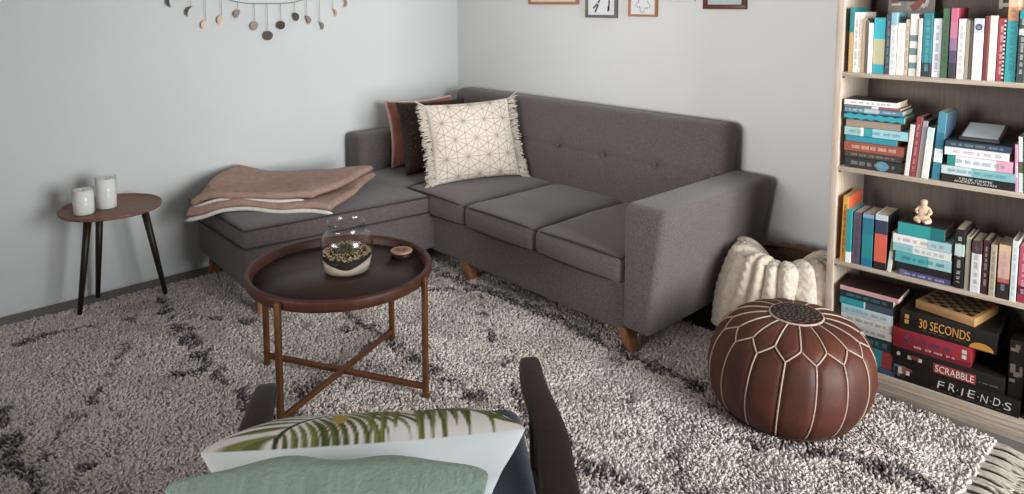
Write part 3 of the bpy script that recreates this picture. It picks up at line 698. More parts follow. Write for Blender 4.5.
for k in range(NP):
    ph = PH0 + k * dphi; bm = bmesh.new()
    tube(bm, [pt(S_MED + (S_HI - S_MED) * t / 8, ph, .0-.0032) for t in range(9)], .0029, seg=6)
    tube(bm, [pt(S_HI + (S_LO - S_HI) * t / 6, ph + dphi * .5 * t / 6, .0-.0032) for t in range(7)] + [pt(S_LO + (S_HI - S_LO) * t / 6, ph + dphi * (.5 + .5 * t / 6), .0-.0032) for t in range(1, 7)], .0029, seg=6)
    tube(bm, [pt(S_LO + (S_BOT - S_LO) * t / 14, ph + dphi * .5, .0-.0032) for t in range(15)], .0029, seg=6); obj('stitched_seam', bm, stm, pf)
bm = bmesh.new(); tube(bm, [pt(S_MED, 2 * math.pi * k / 64, -.002) for k in range(64)], .0042, seg=6, closed=True); obj('stitched_ring', bm, stm, pf)
bm = bmesh.new(); tube(bm, [pt(S_BOT, 2 * math.pi * k / 64, .0) for k in range(64)], .003, seg=6, closed=True); obj('base_seam', bm, mat('dark_thread', '33190f', rough=.7), pf)
n = 90; rr = np.linspace(0, 1, 26); aa = np.linspace(0, 2 * np.pi, 121)[:-1]; RR, AA = np.meshgrid(rr, aa, indexing='ij')
q = np.stack([RR * np.cos(AA), RR * np.sin(AA)], -1).reshape(-1, 2); k = (np.sin(AA * 12) * np.sin(RR * 22) > .15).ravel() & (RR.ravel() < .94) & (RR.ravel() > .1) & (vnoise(q * 3 + 9, 6, 4) > .3)
col = np.where(k[:, None], L3('6f5b4e'), L3('241512')); i, j = np.meshgrid(np.arange(25), np.arange(120), indexing='ij'); a = (i * 120 + j).ravel(); b = (i * 120 + (j + 1) % 120).ravel()
Vm = np.array([pt(max(1e-4, r * (S_MED - .003)), ph, .0022) for r, ph in zip(RR.ravel(), AA.ravel())])
npmesh('medallion', Vm, np.c_[a, a + 120, b + 120, b], painted('embroidery', rough=.7, bump=.3, bscale=250), parent=pf, col=col)

# ---------------------------------------------------------------- basket with knitted blanket
BC = Vector((2.80, 1.335, .003)); bk = thing('wicker_basket', 'brown wicker basket between the sofa arm and the bookcase', 'basket', BC)
bm = bmesh.new(); RB = .185; HB = .375
P_ = [(0, .004), (RB * .8, .004), (RB * .86, .012), (RB * .95, .12), (RB, .24), (RB * .99, HB - .02)]
lathe(bm, [(r, z) for r, z in P_] + [(RB * .99, HB), (RB * .94, HB), (RB * .94, .24), (RB * .89, .12), (RB * .8, .02), (0, .016)], 72)
wick = mat('wicker', '6a4a33', hex2='4b3222', rough=.75, vscale=60, bump=.8, bscale=90, stretch=(1, 1, 2.2)); obj('basket_body', bm, wick, bk)
for z, r, rad in ((HB + .002, RB * .965, .013),) + tuple((.02 + .017 * i, RB * (.86 + .14 * min(1, (.02 + .017 * i) / .24)), .0062) for i in range(20)):
    bm = bmesh.new(); tube(bm, [(r * math.cos(2 * math.pi * k / 72), r * math.sin(2 * math.pi * k / 72), z + .003 * math.sin(k * math.pi / 2)) for k in range(72)], rad, seg=6, closed=True); obj('rim' if rad > .01 else 'woven_row', bm, wick, bk)
knit = mat('knit_wool', 'b3a595', hex2='c8bbac', rough=.95, vscale=40, bump=.7, bscale=120, sheen=.3, spec=.1)
NU, NV_ = 300, 130; pc_ = R(-150); V = []
for iu in range(NU):
    u = iu / (NU - 1); ph = pc_ + R(-118) + u * R(118 + 92)
    edge = min(u, 1 - u) * 6
    for iv_ in range(NV_):
        s = iv_ / (NV_ - 1)
        fold0 = noise.noise(Vector((math.cos(ph) * 3, math.sin(ph) * 3, s * 3 + 5)))
        fold = abs(math.sin(.5 * (ph * 21 + 1.4 * math.sin(ph * 4.0) + s * 1.6 + 1.6 * fold0))); fold2 = noise.noise(Vector((math.cos(ph) * 2.4, math.sin(ph) * 2.4, s * 2)))
        if s < .42:
            t = s / .42; r = RB * (.18 + .86 * t); z = HB - .045 + .085 * math.sin(t * 2.2) + .02 * fold2
        else:
            t = (s - .42) / .58; r = RB * (1.04 + .16 * math.sin(min(1., t * 1.15) * 1.9)) + .012 * t; z = HB + .028 - .012 * t - (HB - .055) * t ** 1.15
        am = .032 * min(1., max(0., s - .12) * 2.5)
        r += am * (fold - .45) + .010 * fold2; z += (.012 * (fold - .5) if s < .5 else 0)
        cab = math.sin(s * 95 + 1.6 * math.sin(ph * 42)) * (.5 + .5 * math.sin(ph * 42)); r += .0028 * cab * (1 if s > .3 else .4); z += .002 * cab * (1 if s < .45 else 0)
        r += .03 * max(0, s - .45) * (1 + math.cos(ph - pc_ + R(75)))
        V.append((r * math.cos(ph), r * math.sin(ph), z))
kb = npmesh('knitted_blanket', np.array(V), grid_faces(NU, NV_), knit, loc=BC)
md = kb.modifiers.new('thick', 'SOLIDIFY'); md.thickness = .008; md.offset = 0
tag(kb, 'cream cable knit blanket draped over the wicker basket', 'blanket')

# ---------------------------------------------------------------- armchair in the foreground
AO = Vector((.766, 1.13, .014)); AR = math.atan2(-.5013, .8653) - R(6)
AC_ = Matrix.Translation(AO) @ Matrix.Rotation(AR, 4, 'Z') @ Vector((-.03, 0, 0)); ac = thing('armchair', 'dark wooden lounge armchair with navy seat cushion in the foreground', 'armchair', AC_, AR)
navy = mat('navy_upholstery', '22303d', hex2='2c3b49', rough=.85, vscale=160, bump=.25, bscale=300, sheen=.2)
def armrest(s):
    P = [(s * .322, .305, .545), (s * .321, .28, .553), (s * .318, .19, .548), (s * .311, .03, .530), (s * .302, -.11, .508), (s * .296, -.25, .486), (s * .292, -.42, .470)]
    W = [.019, .026, .030, .035, .039, .040, .036]; P = [(x + (.02 if s < 0 else (-.008 if y > .1 else .012)), y - (.056 if s < 0 else .006), z) for x, y, z in P]; pts = cr(P, 6); n = len(pts); bm = bmesh.new(); rings = []
    for i, p in enumerate(pts):
        t = i / (n - 1) * (len(W) - 1); k = min(len(W) - 2, int(t)); w = W[k] + (W[k + 1] - W[k]) * (t - k); h = .0155
        if i == 0: w *= .75; h *= .6
        rings.append([bm.verts.new(p + Vector((math.copysign(abs(math.cos(a)) ** .45, math.cos(a)) * w, 0, math.copysign(abs(math.sin(a)) ** .55, math.sin(a)) * h - .0))) for a in [2 * math.pi * q / 20 for q in range(20)]])
    for A, B in zip(rings, rings[1:]):
        for k in range(20): bm.faces.new((A[k], A[(k + 1) % 20], B[(k + 1) % 20], B[k]))
    bm.faces.new(rings[0][::-1]); bm.faces.new(rings[-1]); obj('armrest', bm, darkwood, ac)
for s in (-1, 1):
    armrest(s)
    bm = bmesh.new(); tube(bm, [(s * .34, .28, 0), (s * .328, .235, .28), (s * .319, .22, .535)], [.013, .019, .017], seg=12); obj('leg', bm, darkwood, ac)
    bm = bmesh.new(); tube(bm, [(s * .32, -.54, 0), (s * .305, -.45, .25), (s * .294, -.38, .475)], [.013, .019, .017], seg=12); obj('leg', bm, darkwood, ac)
    bm = bmesh.new(); tube(bm, [(s * .325, .24, .31), (s * .305, -.45, .27)], .016, seg=10); obj('side_rail', bm, darkwood, ac)
for y, z in ((.20, .315), (-.42, .275)):
    bm = bmesh.new(); tube(bm, [(-.30, y, z), (.30, y, z)], .016, seg=10); obj('cross_rail', bm, darkwood, ac)
bm = softbox((.283, .30, .07), .04, (10, 10, 3), puff=(0, 0, .012)); xform(bm, lambda p: Vector((p.x, p.y - .085, p.z + .41 + p.y * .05))); obj('seat_cushion', bm, navy, ac)
bm = softbox((.262, .055, .20), .04, (8, 3, 8), puff=(0, .01, 0)); Mb = Matrix.Translation((0, -.47, .535)) @ Matrix.Rotation(R(17), 4, 'X'); xform(bm, lambda p: Mb @ p); obj('back_cushion', bm, navy, ac)
for s in (-1, 1):
    bm = bmesh.new(); tube(bm, [(s * .2, -.43, .27), (s * .2, -.565, .72)], .014, seg=10); obj('back_post', bm, darkwood, ac)
MA = Matrix.Translation(AO) @ Matrix.Rotation(AR, 4, 'Z')

# palm print cushion
BLADES = []
def blade_row(p0, p1, n, d0, d1, l0, l1, w, skip=0., bend=0.):
    q = random.Random(len(BLADES)); p0, p1, d0, d1 = map(np.array, (p0, p1, d0, d1))
    for i in range(n):
        t = (i + .5) / n
        if q.random() < skip: continue
        d = d0 * (1 - t) + d1 * t; d = d / np.hypot(*d); L_ = (l0 + (l1 - l0) * t) * q.uniform(.85, 1.1); b = p0 + (p1 - p0) * t
        BLADES.append((b, d, L_, w * q.uniform(.75, 1.15), bend * q.uniform(.6, 1.2), q.randint(0, 3)))
# (a, b): a along the top seam, b down the printed face away from it; ribs and their leaflets
blade_row((-.15, -.01), (.0, .095), 11, (-1., -.18), (-.9, .35), .09, .17, .0040, bend=-.5)
blade_row((-.15, -.01), (.01, .095), 17, (.5, -.7), (.7, -.8), .04, .13, .0062, bend=.6)
blade_row((.0, .088), (.205, .075), 12, (-.12, -1.), (.12, -1.), .105, .075, .0088, skip=.1, bend=.3)
blade_row((.0, .1), (.22, .085), 13, (-.25, 1.), (.3, 1.), .15, .13, .008, bend=-.4)
blade_row((.245, .004), (.13, .03), 8, (-.9, .1), (-.8, .7), .06, .09, .006, bend=.5)
blade_row((-.26, .12), (-.10, .34), 14, (-.9, .3), (-.3, 1.), .12, .14, .008)
blade_row((-.26, .12), (-.10, .34), 14, (.9, -.2), (1., .5), .14, .14, .008)
blade_row((.05, .40), (.24, .26), 14, (-.4, -1.), (.2, -1.), .13, .13, .009)
def frond_paint(P, c):
    G = [L3('4a5126'), L3('6a6c36'), L3('84834c'), L3('5a5f2c')]; dk = L3('333a1e')
    A_ = np.c_[-P[:, 0], .21 - P[:, 1]]
    for (p, d, L_, w, bend, g) in BLADES:
        r = A_ - p; s = r @ d; t = r @ np.array([-d[1], d[0]]) - bend * s * s; k = (s > -.004) & (s < L_)
        i = np.where(k)[0]; u = np.clip(s[i] / L_, 0, 1); ww = w * np.sin(np.clip(u * .93 + .07, 0, 1) * math.pi) ** .7
        m = np.clip((ww - np.abs(t[i])) / .0016, 0, 1)[:, None]; e = np.clip(np.abs(t[i]) / np.maximum(ww, 1e-4), 0, 1)[:, None]
        side = (t[i] > 0)[:, None]; col = np.where(side, G[g], G[(g + 1) % 4]) * (1 - .25 * e) + dk * .25 * e
        c[i] = c[i] * (1 - m) + col * m
    for a, b in (((-.15, -.01), (.0, .095)), ((.0, .09), (.22, .076))):
        a, b = np.array(a), np.array(b); ab = b - a; t = np.clip(((A_ - a) @ ab) / (ab @ ab), 0, 1); m = np.clip((.0028 - np.hypot(*(A_ - a - t[:, None] * ab).T)) / .0012, 0, 1)[:, None]; c[:] = c * (1 - m) + dk * m
    k = (((A_[:, 0] + .045) / .014) ** 2 + ((A_[:, 1] - .03) / .018) ** 2) < 1; c[k] = L3('b59a4a')
    return c
def palm_col(st, fr):
    c = np.tile(L3('e9e0da'), (len(st), 1)); c[~fr] = L3('eef1f3'); P = st * np.array([.235, .21])
    c[fr] = frond_paint(P[fr], c[fr]); return c
# front face (-y of the pillow) looks away from the camera, towards the coffee table
wd_ = MA.to_3x3() @ Vector((-1, -.075, .05)); ts = MA.to_3x3() @ Vector((.028, -.268, .30))
Mp = pillow_place(MA @ Vector((-.082, -.022, .447)), wd_, ts, .42)
make_pillow('throw_pillow', Mp, .50, .41, .17, palm_col, painted('palm_cotton', rough=.8, bump=.06, bscale=300), 'palm leaf print cushion with white back on the armchair', 'cushions on the armchair', n=230, seed=3, pinch=.06, wrinkle=.004)
def sage_col(st, fr):
    r = vnoise(st * 20 + 60, 9., 2)[:, None]; return L3('a6b9ac') * (.85 + .3 * r)
wd2 = MA.to_3x3() @ Vector((-1, -.005, .03)); ts2 = MA.to_3x3() @ Vector((.021, -.199, .33))
Mg = pillow_place(MA @ Vector((-.113, -.235, .456)), wd2, ts2, .42)
make_pillow('throw_pillow', Mg, .43, .385, .14, sage_col, painted('sage_linen', rough=.9, bump=.8, bscale=210), 'sage green linen cushion nearest the camera on the armchair', 'cushions on the armchair', n=110, seed=6, pinch=.03, wrinkle=.006, full=.62)

# ---------------------------------------------------------------- bookcase (local x along the shelf, y into the case)
KA = R(3.9); K0 = Vector((2.696, 1.116, 0)); KR = KA - math.pi / 2
MK = Matrix.Translation(K0) @ Matrix.Rotation(KR, 4, 'Z')
KW, KD, KT = .80, .325, .026; SHELF = {1: 1.196, 2: .8365, 3: .470, 4: .0775}
bc = thing('bookcase', 'tall pale ash bookcase with open shelves against the right wall', 'bookcase', K0, KR)
for x in (KT / 2, KW - KT / 2):
    bm = bmesh.new(); box(bm, (x, KD / 2, 1.0), (KT, KD, 2.0), bevel=.0015); obj('side_panel', bm, oakm, bc, smooth='auto')
for z in (1.196, .8365, .470, 1.559, 1.95):
    bm = bmesh.new(); box(bm, (KW / 2, KD / 2, z - .0085), (KW - 2 * KT, KD - .006, .017), bevel=.001); sh = obj('shelf', bm, oakh, bc, smooth='auto')
    if z < 1.5:
        bm = bmesh.new()
        for x in (KT + .004, KW - KT - .004): tube(bm, [(x, .012, z - .024), (x, .012, z - .017)], .004, seg=8)
        obj('shelf_pin', bm, mat('pin_metal', '5b5550', rough=.4, metal=.6), sh)
bm = bmesh.new(); box(bm, (KW / 2, KD / 2, .0385), (KW - 2 * KT, KD - .006, .077), bevel=.0015)
for z in (.02, .045, .062): box(bm, (KW / 2, .0028, z), (KW - 2 * KT, .003, .004))
obj('plinth', bm, oakh, bc, smooth='auto')
bm = bmesh.new(); box(bm, (KW / 2, KD + .004, 1.0), (KW - .01, .006, 1.98)); obj('back_panel', bm, backm, bc, smooth=False)

# ---------------------------------------------------------------- books
def cover(w, h, d, bands, side, lying):
    bm = bmesh.new(); t = min(.0018, w * .16); ms = []; e = min(.0012, w * .2)
    out = [(e, 0), (w - e, 0), (w, e), (w, d), (w - t, d), (w - t, t), (t, t), (t, d), (0, d), (0, e)]
    bs = [b for b in bands]; fr = [b[0] for b in bs] + [1.]
    for i, b in enumerate(bs):
        if fr[i + 1] <= fr[i]: continue
        hx = b[1]; m = paper(hx)
        if m not in ms: ms.append(m)
        prism(bm, out, fr[i] * h, fr[i + 1] * h, ms.index(m))
    if side:
        m = paper(side)
        if m not in ms: ms.append(m)
        for f in bm.faces:
            c = f.calc_center_median()
            if all(v.co.x > w - .0001 for v in f.verts): f.material_index = ms.index(m)
    return bm, ms
SWAP = Matrix(((0, 0, 1, 0), (0, 1, 0, 0), (1, 0, 0, 0), (0, 0, 0, 1)))
def strokes(w, h, q, x0=.3, x1=.7, a=.1, b=.88):
    """tiny letter-like strokes down a spine (canonical upright book)"""
    bm = bmesh.new(); z = h * b
    while z > h * a:
        for _ in range(q.randint(3, 8)):
            if z < h * a: break
            l = q.uniform(.0018, .0034); cx = w * (x0 + (x1 - x0) / 2); ww = w * (x1 - x0) * q.uniform(.7, 1)
            box(bm, (cx, -.0003, z - l / 2), (ww, .0005, l * .55)); z -= l * 1.35
        z -= q.uniform(.004, .012)
    return bm
def book(kind, u0, u1, z0, s, bands, label, k, vy=None, depth=None):
    q = random.Random(label); lying = kind == 'L'
    w, h = (s, u1 - u0) if lying else (u1 - u0, s)
    w -= .0006; d = depth or (q.uniform(.135, .155) if lying else min(.16, h * q.uniform(.62, .70)))
    y = vy if vy is not None else q.uniform(.004, .014); ln = R(k.get('lean', 0))
    M = MK @ Matrix.Translation((u0, y, z0))
    if lying: M = M @ SWAP
    elif ln: M = M @ Matrix.Translation((w if ln > 0 else 0, 0, 0)) @ Matrix.Rotation(ln, 4, 'Y') @ Matrix.Translation((-w if ln > 0 else 0, 0, 0))
    org = M.translation.copy(); base = MK.to_3x3().to_4x4(); A = base.inverted() @ Matrix.Translation(-org) @ M   # local geometry in a frame turned with the bookcase
    def put(name, bm, m, parent=None, smooth=False):
        for v in bm.verts: v.co = A @ v.co
        return obj(name, bm, m, parent, smooth)
    bm, ms = cover(w, h, d, bands, k.get('side'), lying); o = put('book', bm, ms); o.location = org; o.rotation_euler = (0, 0, KR)
    tag(o, label, 'book', k.get('g'))
    t = min(.0018, w * .16); bm = bmesh.new(); box(bm, (w / 2, (t + d - .003) / 2, h / 2), (w - 2 * t, d - .003 - t, h - .005)); put('pages', bm, pagem, o)
    if 't' in k and w > .006:
        sb = strokes(w, h, q)
        if len(sb.verts) > 8 * 5: put('spine_lettering', sb, paper(k['t']), o)
    if 'words' in k:
        for i, ln_ in enumerate(k['words'].split('|')):
            Mx = A @ Matrix(((0, 0, 1, 0), (0, 1, 0, 0), (1, 0, 0, 0), (0, 0, 0, 1)))
            bmx = Matrix.Translation((h * .47, -.0002, w * (.70 if i == 0 else .34)))
            lettering(ln_, (.098 if i == 0 else .122), w * .27, paper('c9c5bf'), o, A @ SWAP @ bmx, name='spine_lettering')
    if 'ball' in k:
        bm = bmesh.new(); n = 24; vs = [(w / 2 + w * .46 * math.sin(2 * math.pi * a / n), h * .67 + w * .55 * math.cos(2 * math.pi * a / n)) for a in range(n)]
        for yy in (0,): bm.faces.new([bm.verts.new((x, -.0004, z)) for x, z in vs])
        put('spine_emblem', bm, paper(k['ball']), o)
    if 'dot' in k:
        bm = bmesh.new(); n = 20; bm.faces.new([bm.verts.new((w / 2 + w * .36 * math.sin(2 * math.pi * a / n), -.0004, h * .86 + w * .4 * math.cos(2 * math.pi * a / n))) for a in range(n)]); put('spine_emblem', bm, paper(k['dot']), o)
    if 'wave' in k:
        bm = bmesh.new(); n = 60
        for sg in (0, 1):
            L_ = []
            for a in range(n + 1):
                z = h * a / n; e = w * (.16 + .09 * math.sin(a * .62 + sg)); L_.append((bm.verts.new((sg * w, -.0004, z)), bm.verts.new((e if sg == 0 else w - e, -.0004, z))))
            for A_, B_ in zip(L_, L_[1:]): bm.faces.new((A_[0], B_[0], B_[1], A_[1]))
        put('spine_pattern', bm, paper(k['wave']), o)
    if 'chk' in k:
        bm = bmesh.new(); bm2 = bmesh.new()
        for a in range(30):
            box(bm if a % 2 else bm2, (w * .86, -.0003, h * (.03 + a * .032)), (w * .26, .0005, h * .03))
        put('checked_strip', bm, paper('e6e2dc'), o); put('checked_strip', bm2, paper('1d1c1e'), o)
    return o
BOOKS = [
('U', 0.043, 0.0582, 1.196, 0.24, [(0, 'c79a5e'), (0.62, '0f7f84')], 'orange book with teal top at the left end of the upper shelf', {'g': 'books standing on the upper shelf'}),
('U', 0.059, 0.0775, 1.196, 0.2235, [(0, 'e9e4df')], 'white book with black spine lettering, second on the upper shelf', {'g': 'books standing on the upper shelf', 't': '2a2a2c'}),
('U', 0.0779, 0.0887, 1.196, 0.2229, [(0, 'efe3d6')], 'cream book with peach blotches near the left of the upper shelf', {'g': 'books standing on the upper shelf', 't': 'd29a6a'}),
('U', 0.0891, 0.1019, 1.196, 0.2006, [(0, 'b79b7d')], 'short tan book beside the brown thin ones on the upper shelf', {'g': 'books standing on the upper shelf'}),
('U', 0.1023, 0.1115, 1.196, 0.1935, [(0, '75675a')], 'thin grey-brown worn book left of a slim white one', {'g': 'books standing on the upper shelf', 't': '4a3d34'}),
('U', 0.1119, 0.1266, 1.196, 0.1853, [(0, 'e7e3e6')], 'slim short white book left of the cyan and beige one', {'g': 'books standing on the upper shelf'}),
('U', 0.1277, 0.1664, 1.196, 0.2042, [(0, '14a3b4'), (0.17, 'b9b489'), (0.62, '16b0c0')], 'wide book with cyan ends and beige-green middle on the spine', {'g': 'books standing on the upper shelf'}),
('U', 0.1685, 0.1857, 1.196, 0.2186, [(0, '41586b')], 'dark slate blue book right of the cyan and beige one', {'g': 'books standing on the upper shelf', 't': 'a8b4bd'}),
('U', 0.1864, 0.2064, 1.196, 0.2231, [(0, 'd9d7d4'), (0.8, '7fb3c4')], 'pale grey book with light blue top end on the upper shelf', {'g': 'books standing on the upper shelf', 't': 'b7b0a8'}),
('U', 0.2081, 0.232, 1.196, 0.1864, [(0, 'e3d8d3')], 'short pinkish white book left of the checked spine', {'g': 'books standing on the upper shelf', 't': 'cbb9b2'}),
('U', 0.2328, 0.2456, 1.196, 0.1991, [(0, 'cbb79f')], 'thin beige book touching the checked spine', {'g': 'books standing on the upper shelf', 't': '5a4a3c'}),
('U', 0.2469, 0.2722, 1.196, 0.2194, [(0, 'd9d6cf'), (0.12, '5f8587'), (0.22, 'e6e0d6'), (0.34, '5f8587'), (0.45, 'e6e0d6'), (0.56, '5f8587'), (0.66, 'e6e0d6')], 'book with teal and white checked bands on its spine', {'g': 'books standing on the upper shelf'}),
('U', 0.2735, 0.2861, 1.196, 0.2035, [(0, 'd8c9c0')], 'narrow pinkish beige book left of the teal and black one', {'g': 'books standing on the upper shelf'}),
('U', 0.288, 0.3177, 1.196, 0.2233, [(0, '22292f'), (0.22, '17808c')], 'teal book with black lower spine on the upper shelf', {'g': 'books standing on the upper shelf', 't': '5fb4ba'}),
('U', 0.319, 0.3458, 1.196, 0.2039, [(0, 'e2e1ec')], 'white lavender tinted book left of the green one', {'g': 'books standing on the upper shelf', 't': '33364a'}),
('U', 0.3471, 0.3674, 1.196, 0.2388, [(0, '3e6a44')], 'dark green book standing beside the pink gradient one', {'g': 'books standing on the upper shelf', 't': '27402b'}),
('U', 0.3705, 0.3924, 1.196, 0.2402, [(0, '2f2e44'), (0.22, '4d4565'), (0.4, '98688f'), (0.58, 'cc6f90'), (0.8, 'd0607f')], 'tall book fading from navy to pink with crimson cover', {'g': 'books standing on the upper shelf', 'side': 'b83347'}),
('U', 0.3948, 0.4158, 1.196, 0.2039, [(0, 'dcd8d3')], 'pale grey book right of the pink gradient one', {'g': 'books standing on the upper shelf', 't': 'b0a59c'}),
('U', 0.4165, 0.4275, 1.196, 0.1988, [(0, 'a59682')], 'thin tan book between pale grey and grey-brown books', {'g': 'books standing on the upper shelf'}),
('U', 0.4278, 0.4373, 1.196, 0.1983, [(0, '87796a')], 'thin grey-brown book left of the white one with blue emblem', {'g': 'books standing on the upper shelf'}),
('U', 0.4391, 0.4674, 1.196, 0.206, [(0, 'ebe8e6'), (0.76, 'c9d3e0')], 'white book with blue round emblem near its top', {'g': 'books standing on the upper shelf', 't': 'cfc4c2', 'dot': '2f4668'}),
('U', 0.4692, 0.4821, 1.196, 0.2148, [(0, '7c2a2a')], 'thin dark red book on the upper shelf', {'g': 'books standing on the upper shelf'}),
('U', 0.4827, 0.5043, 1.196, 0.2157, [(0, 'dfdcd3')], 'cream book between the dark red and the bright red one', {'g': 'books standing on the upper shelf'}),
('U', 0.5061, 0.5274, 1.196, 0.2068, [(0, 'b43c44')], 'red book with black and white checked edge on upper shelf', {'g': 'books standing on the upper shelf', 't': 'e8c9c9', 'chk': 1}),
('U', 0.5291, 0.5598, 1.196, 0.2731, [(0, '2fb3bd'), (0.73, 'e79a6c'), (0.9, 'e9c39c')], 'tall turquoise book with orange upper end on its spine', {'g': 'books standing on the upper shelf', 't': '167b86'}),
('U', 0.5626, 0.585, 1.196, 0.2346, [(0, '3c4646'), (0.66, 'd9d8d2'), (0.74, '3c4646'), (0.88, '16a0a6')], 'black and white lettered book right of the tall turquoise one', {'g': 'books standing on the upper shelf', 't': 'dcdcd6'}),
('U', 0.5864, 0.6073, 1.196, 0.222, [(0, 'c9c4ba')], 'pale book at the right edge of the upper shelf', {'g': 'books standing on the upper shelf'}),
('L', 0.0465, 0.2405, 0.8367, 0.0398, [(0, '211f21')], 'black book with blue ball on spine, bottom of middle shelf stack', {'g': 'books on the middle shelf', 't': '8b8a88', 'ball': '3d86a4'}),
('L', 0.045, 0.2389, 0.8767, 0.0235, [(0, '39322f')], 'dark patterned thin book lying on the black one', {'g': 'books on the middle shelf', 't': '93806c'}),
('L', 0.0441, 0.2459, 0.9004, 0.0365, [(0, '9c4534')], 'rust red book lying in the left stack of the middle shelf', {'g': 'books on the middle shelf', 't': 'e0b79c'}),
('L', 0.0479, 0.223, 0.9371, 0.0218, [(0, '17899b'), (0.0, '17899b')], 'short deep teal book lying on the rust red one', {'g': 'books on the middle shelf'}),
('L', 0.0417, 0.2578, 0.9591, 0.033, [(0, '93b4b3'), (0.26, 'dfe6e3'), (0.31, '1798a0'), (0.45, '8fc3cd')], 'pale aqua book with teal band, widest of its stack', {'g': 'books on the middle shelf', 't': '5f98a4'}),
('L', 0.0457, 0.2304, 0.9923, 0.0275, [(0, '9a826e')], 'plain tan book lying below the wavy cyan one', {'g': 'books on the middle shelf'}),
('L', 0.0392, 0.2441, 1.02, 0.0262, [(0, '1499ad')], 'cyan book with black wavy edges lying in stack', {'g': 'books on the middle shelf', 'wave': '15181c'}),
('L', 0.0381, 0.2361, 1.0464, 0.0187, [(0, '5a7f94'), (0.35, '9db0bb'), (0.6, '4a7d99')], 'steel blue thin book lying second from top of left stack', {'g': 'books on the middle shelf', 't': 'c8d3d8'}),
('L', 0.0373, 0.2287, 1.0653, 0.0089, [(0, '6f7472'), (0.5, 'd6d3d0'), (0.62, 'a34a4a')], 'very thin grey and red book under the top white one', {'g': 'books on the middle shelf'}),
('L', 0.037, 0.2169, 1.0744, 0.0199, [(0, 'e4e0dc')], 'white book with dark cover on top of left stack', {'g': 'books on the middle shelf', 'side': '3a3336', 't': '8a8a88'}),
('U', 0.2507, 0.2661, 0.8365, 0.1866, [(0, 'd8d0c8')], 'thin cream book leaning against the red one', {'g': 'books on the middle shelf', 'lean': 4}),
('U', 0.2678, 0.2859, 0.8365, 0.2156, [(0, '94303a')], 'dark red book leaning right on the middle shelf', {'g': 'books on the middle shelf', 'lean': 4, 't': 'd9a9a0'}),
('U', 0.2873, 0.3043, 0.8365, 0.2034, [(0, 'a4938a'), (0.5, '9d93a1')], 'grey mauve book leaning beside the dark red one', {'g': 'books on the middle shelf', 'lean': 4, 'side': '4a3a38'}),
('U', 0.3057, 0.3268, 0.8365, 0.1828, [(0, 'dfdcd6'), (0.75, 'c3d6cf')], 'white book with mint top leaning beside the tall blue one', {'g': 'books on the middle shelf', 'lean': 4}),
('U', 0.3363, 0.3625, 0.8365, 0.2392, [(0, '2a7c93'), (0.26, 'd8dfe2'), (0.46, '17718a'), (0.7, '3a8aa4')], 'tall blue book with white band across its spine', {'g': 'books on the middle shelf', 'lean': 3, 'side': '46566e'}),
('L', 0.3686, 0.5787, 0.8367, 0.0272, [(0, '1c1a1a')], 'black book with pale capital lettering lying flat on middle shelf', {'g': 'books on the middle shelf', 'words': 'TRUE CRIME|ANDREW KLAVAN'}),
('L', 0.3661, 0.5775, 0.8641, 0.0305, [(0, 'c3cfd1'), (0.42, '7cb7bb')], 'white and aqua book lying on the black lettered one', {'g': 'books on the middle shelf', 't': '5e9fa6'}),
('L', 0.3823, 0.5695, 0.8948, 0.0375, [(0, '0f8f88'), (0.13, 'e6e4e4'), (0.75, 'e59bb8')], 'white book with teal corner and pink end lying flat', {'g': 'books on the middle shelf', 't': '8fa3ac'}),
('L', 0.3735, 0.5585, 0.9325, 0.0288, [(0, 'e4e0e4')], 'plain white book lying under the navy one', {'g': 'books on the middle shelf', 't': 'b9adb8'}),
('L', 0.3753, 0.5628, 0.9615, 0.0211, [(0, '2b4356')], 'navy book lying on top of the right middle stack', {'g': 'books on the middle shelf', 't': '93a3ae'}),
('U', 0.5785, 0.587, 0.8365, 0.1569, [(0, 'd08ab0'), (0.3, 'dfb9cd'), (0.6, 'd08ab0')], 'thin pink book right of the lying stack', {'g': 'books on the middle shelf', 'lean': -3}),
('U', 0.5879, 0.6008, 0.8365, 0.1833, [(0, 'd5dcd2'), (0.35, '6e5a48'), (0.55, 'e2dfda')], 'white book with brown middle near the photo right edge', {'g': 'books on the middle shelf', 'lean': -3}),
('U', 0.602, 0.6188, 0.8365, 0.1951, [(0, '2f8f96')], 'teal book at right edge of the middle shelf', {'g': 'books on the middle shelf', 'lean': -3}),
('U', 0.0431, 0.0634, 0.47, 0.2515, [(0, 'd8963c')], 'tall orange book with black markings and red cover', {'g': 'books on the lower shelf', 't': '3a2a18', 'side': 'd9572f', 'lean': 1}),
('U', 0.0654, 0.0851, 0.47, 0.2057, [(0, 'dfe5e2'), (0.2, '1a9496')], 'slim teal book with white foot beside the orange one', {'g': 'books on the lower shelf'}),
('U', 0.0876, 0.1172, 0.47, 0.1996, [(0, '57485c')], 'mottled purple book left of the thick teal blue one', {'g': 'books on the lower shelf', 't': '37303c'}),
('U', 0.1212, 0.1593, 0.47, 0.1998, [(0, '136a96'), (0.16, '14818a'), (0.62, '146f8c'), (0.93, '7b93b0')], 'thick teal blue hardback on the lower shelf', {'g': 'books on the lower shelf'}),
('U', 0.1646, 0.2072, 0.47, 0.2073, [(0, '1d1719'), (0.14, 'd9553f'), (0.65, '2c3450'), (0.9, 'b4c3c8')], 'red and navy spined book with black cover', {'g': 'books on the lower shelf', 'side': '1c1b20'}),
('U', 0.2089, 0.2228, 0.47, 0.1521, [(0, 'cfd3cc'), (0.5, '8f8a78')], 'thin worn white book leaning left of lying teal books', {'g': 'books on the lower shelf', 'lean': 5}),
('L', 0.2532, 0.4131, 0.4702, 0.0208, [(0, '5f6288'), (0.15, '4a4672')], 'thin indigo paperback at the bottom of the lying stack', {'g': 'books on the lower shelf', 't': 'b9b4cf'}),
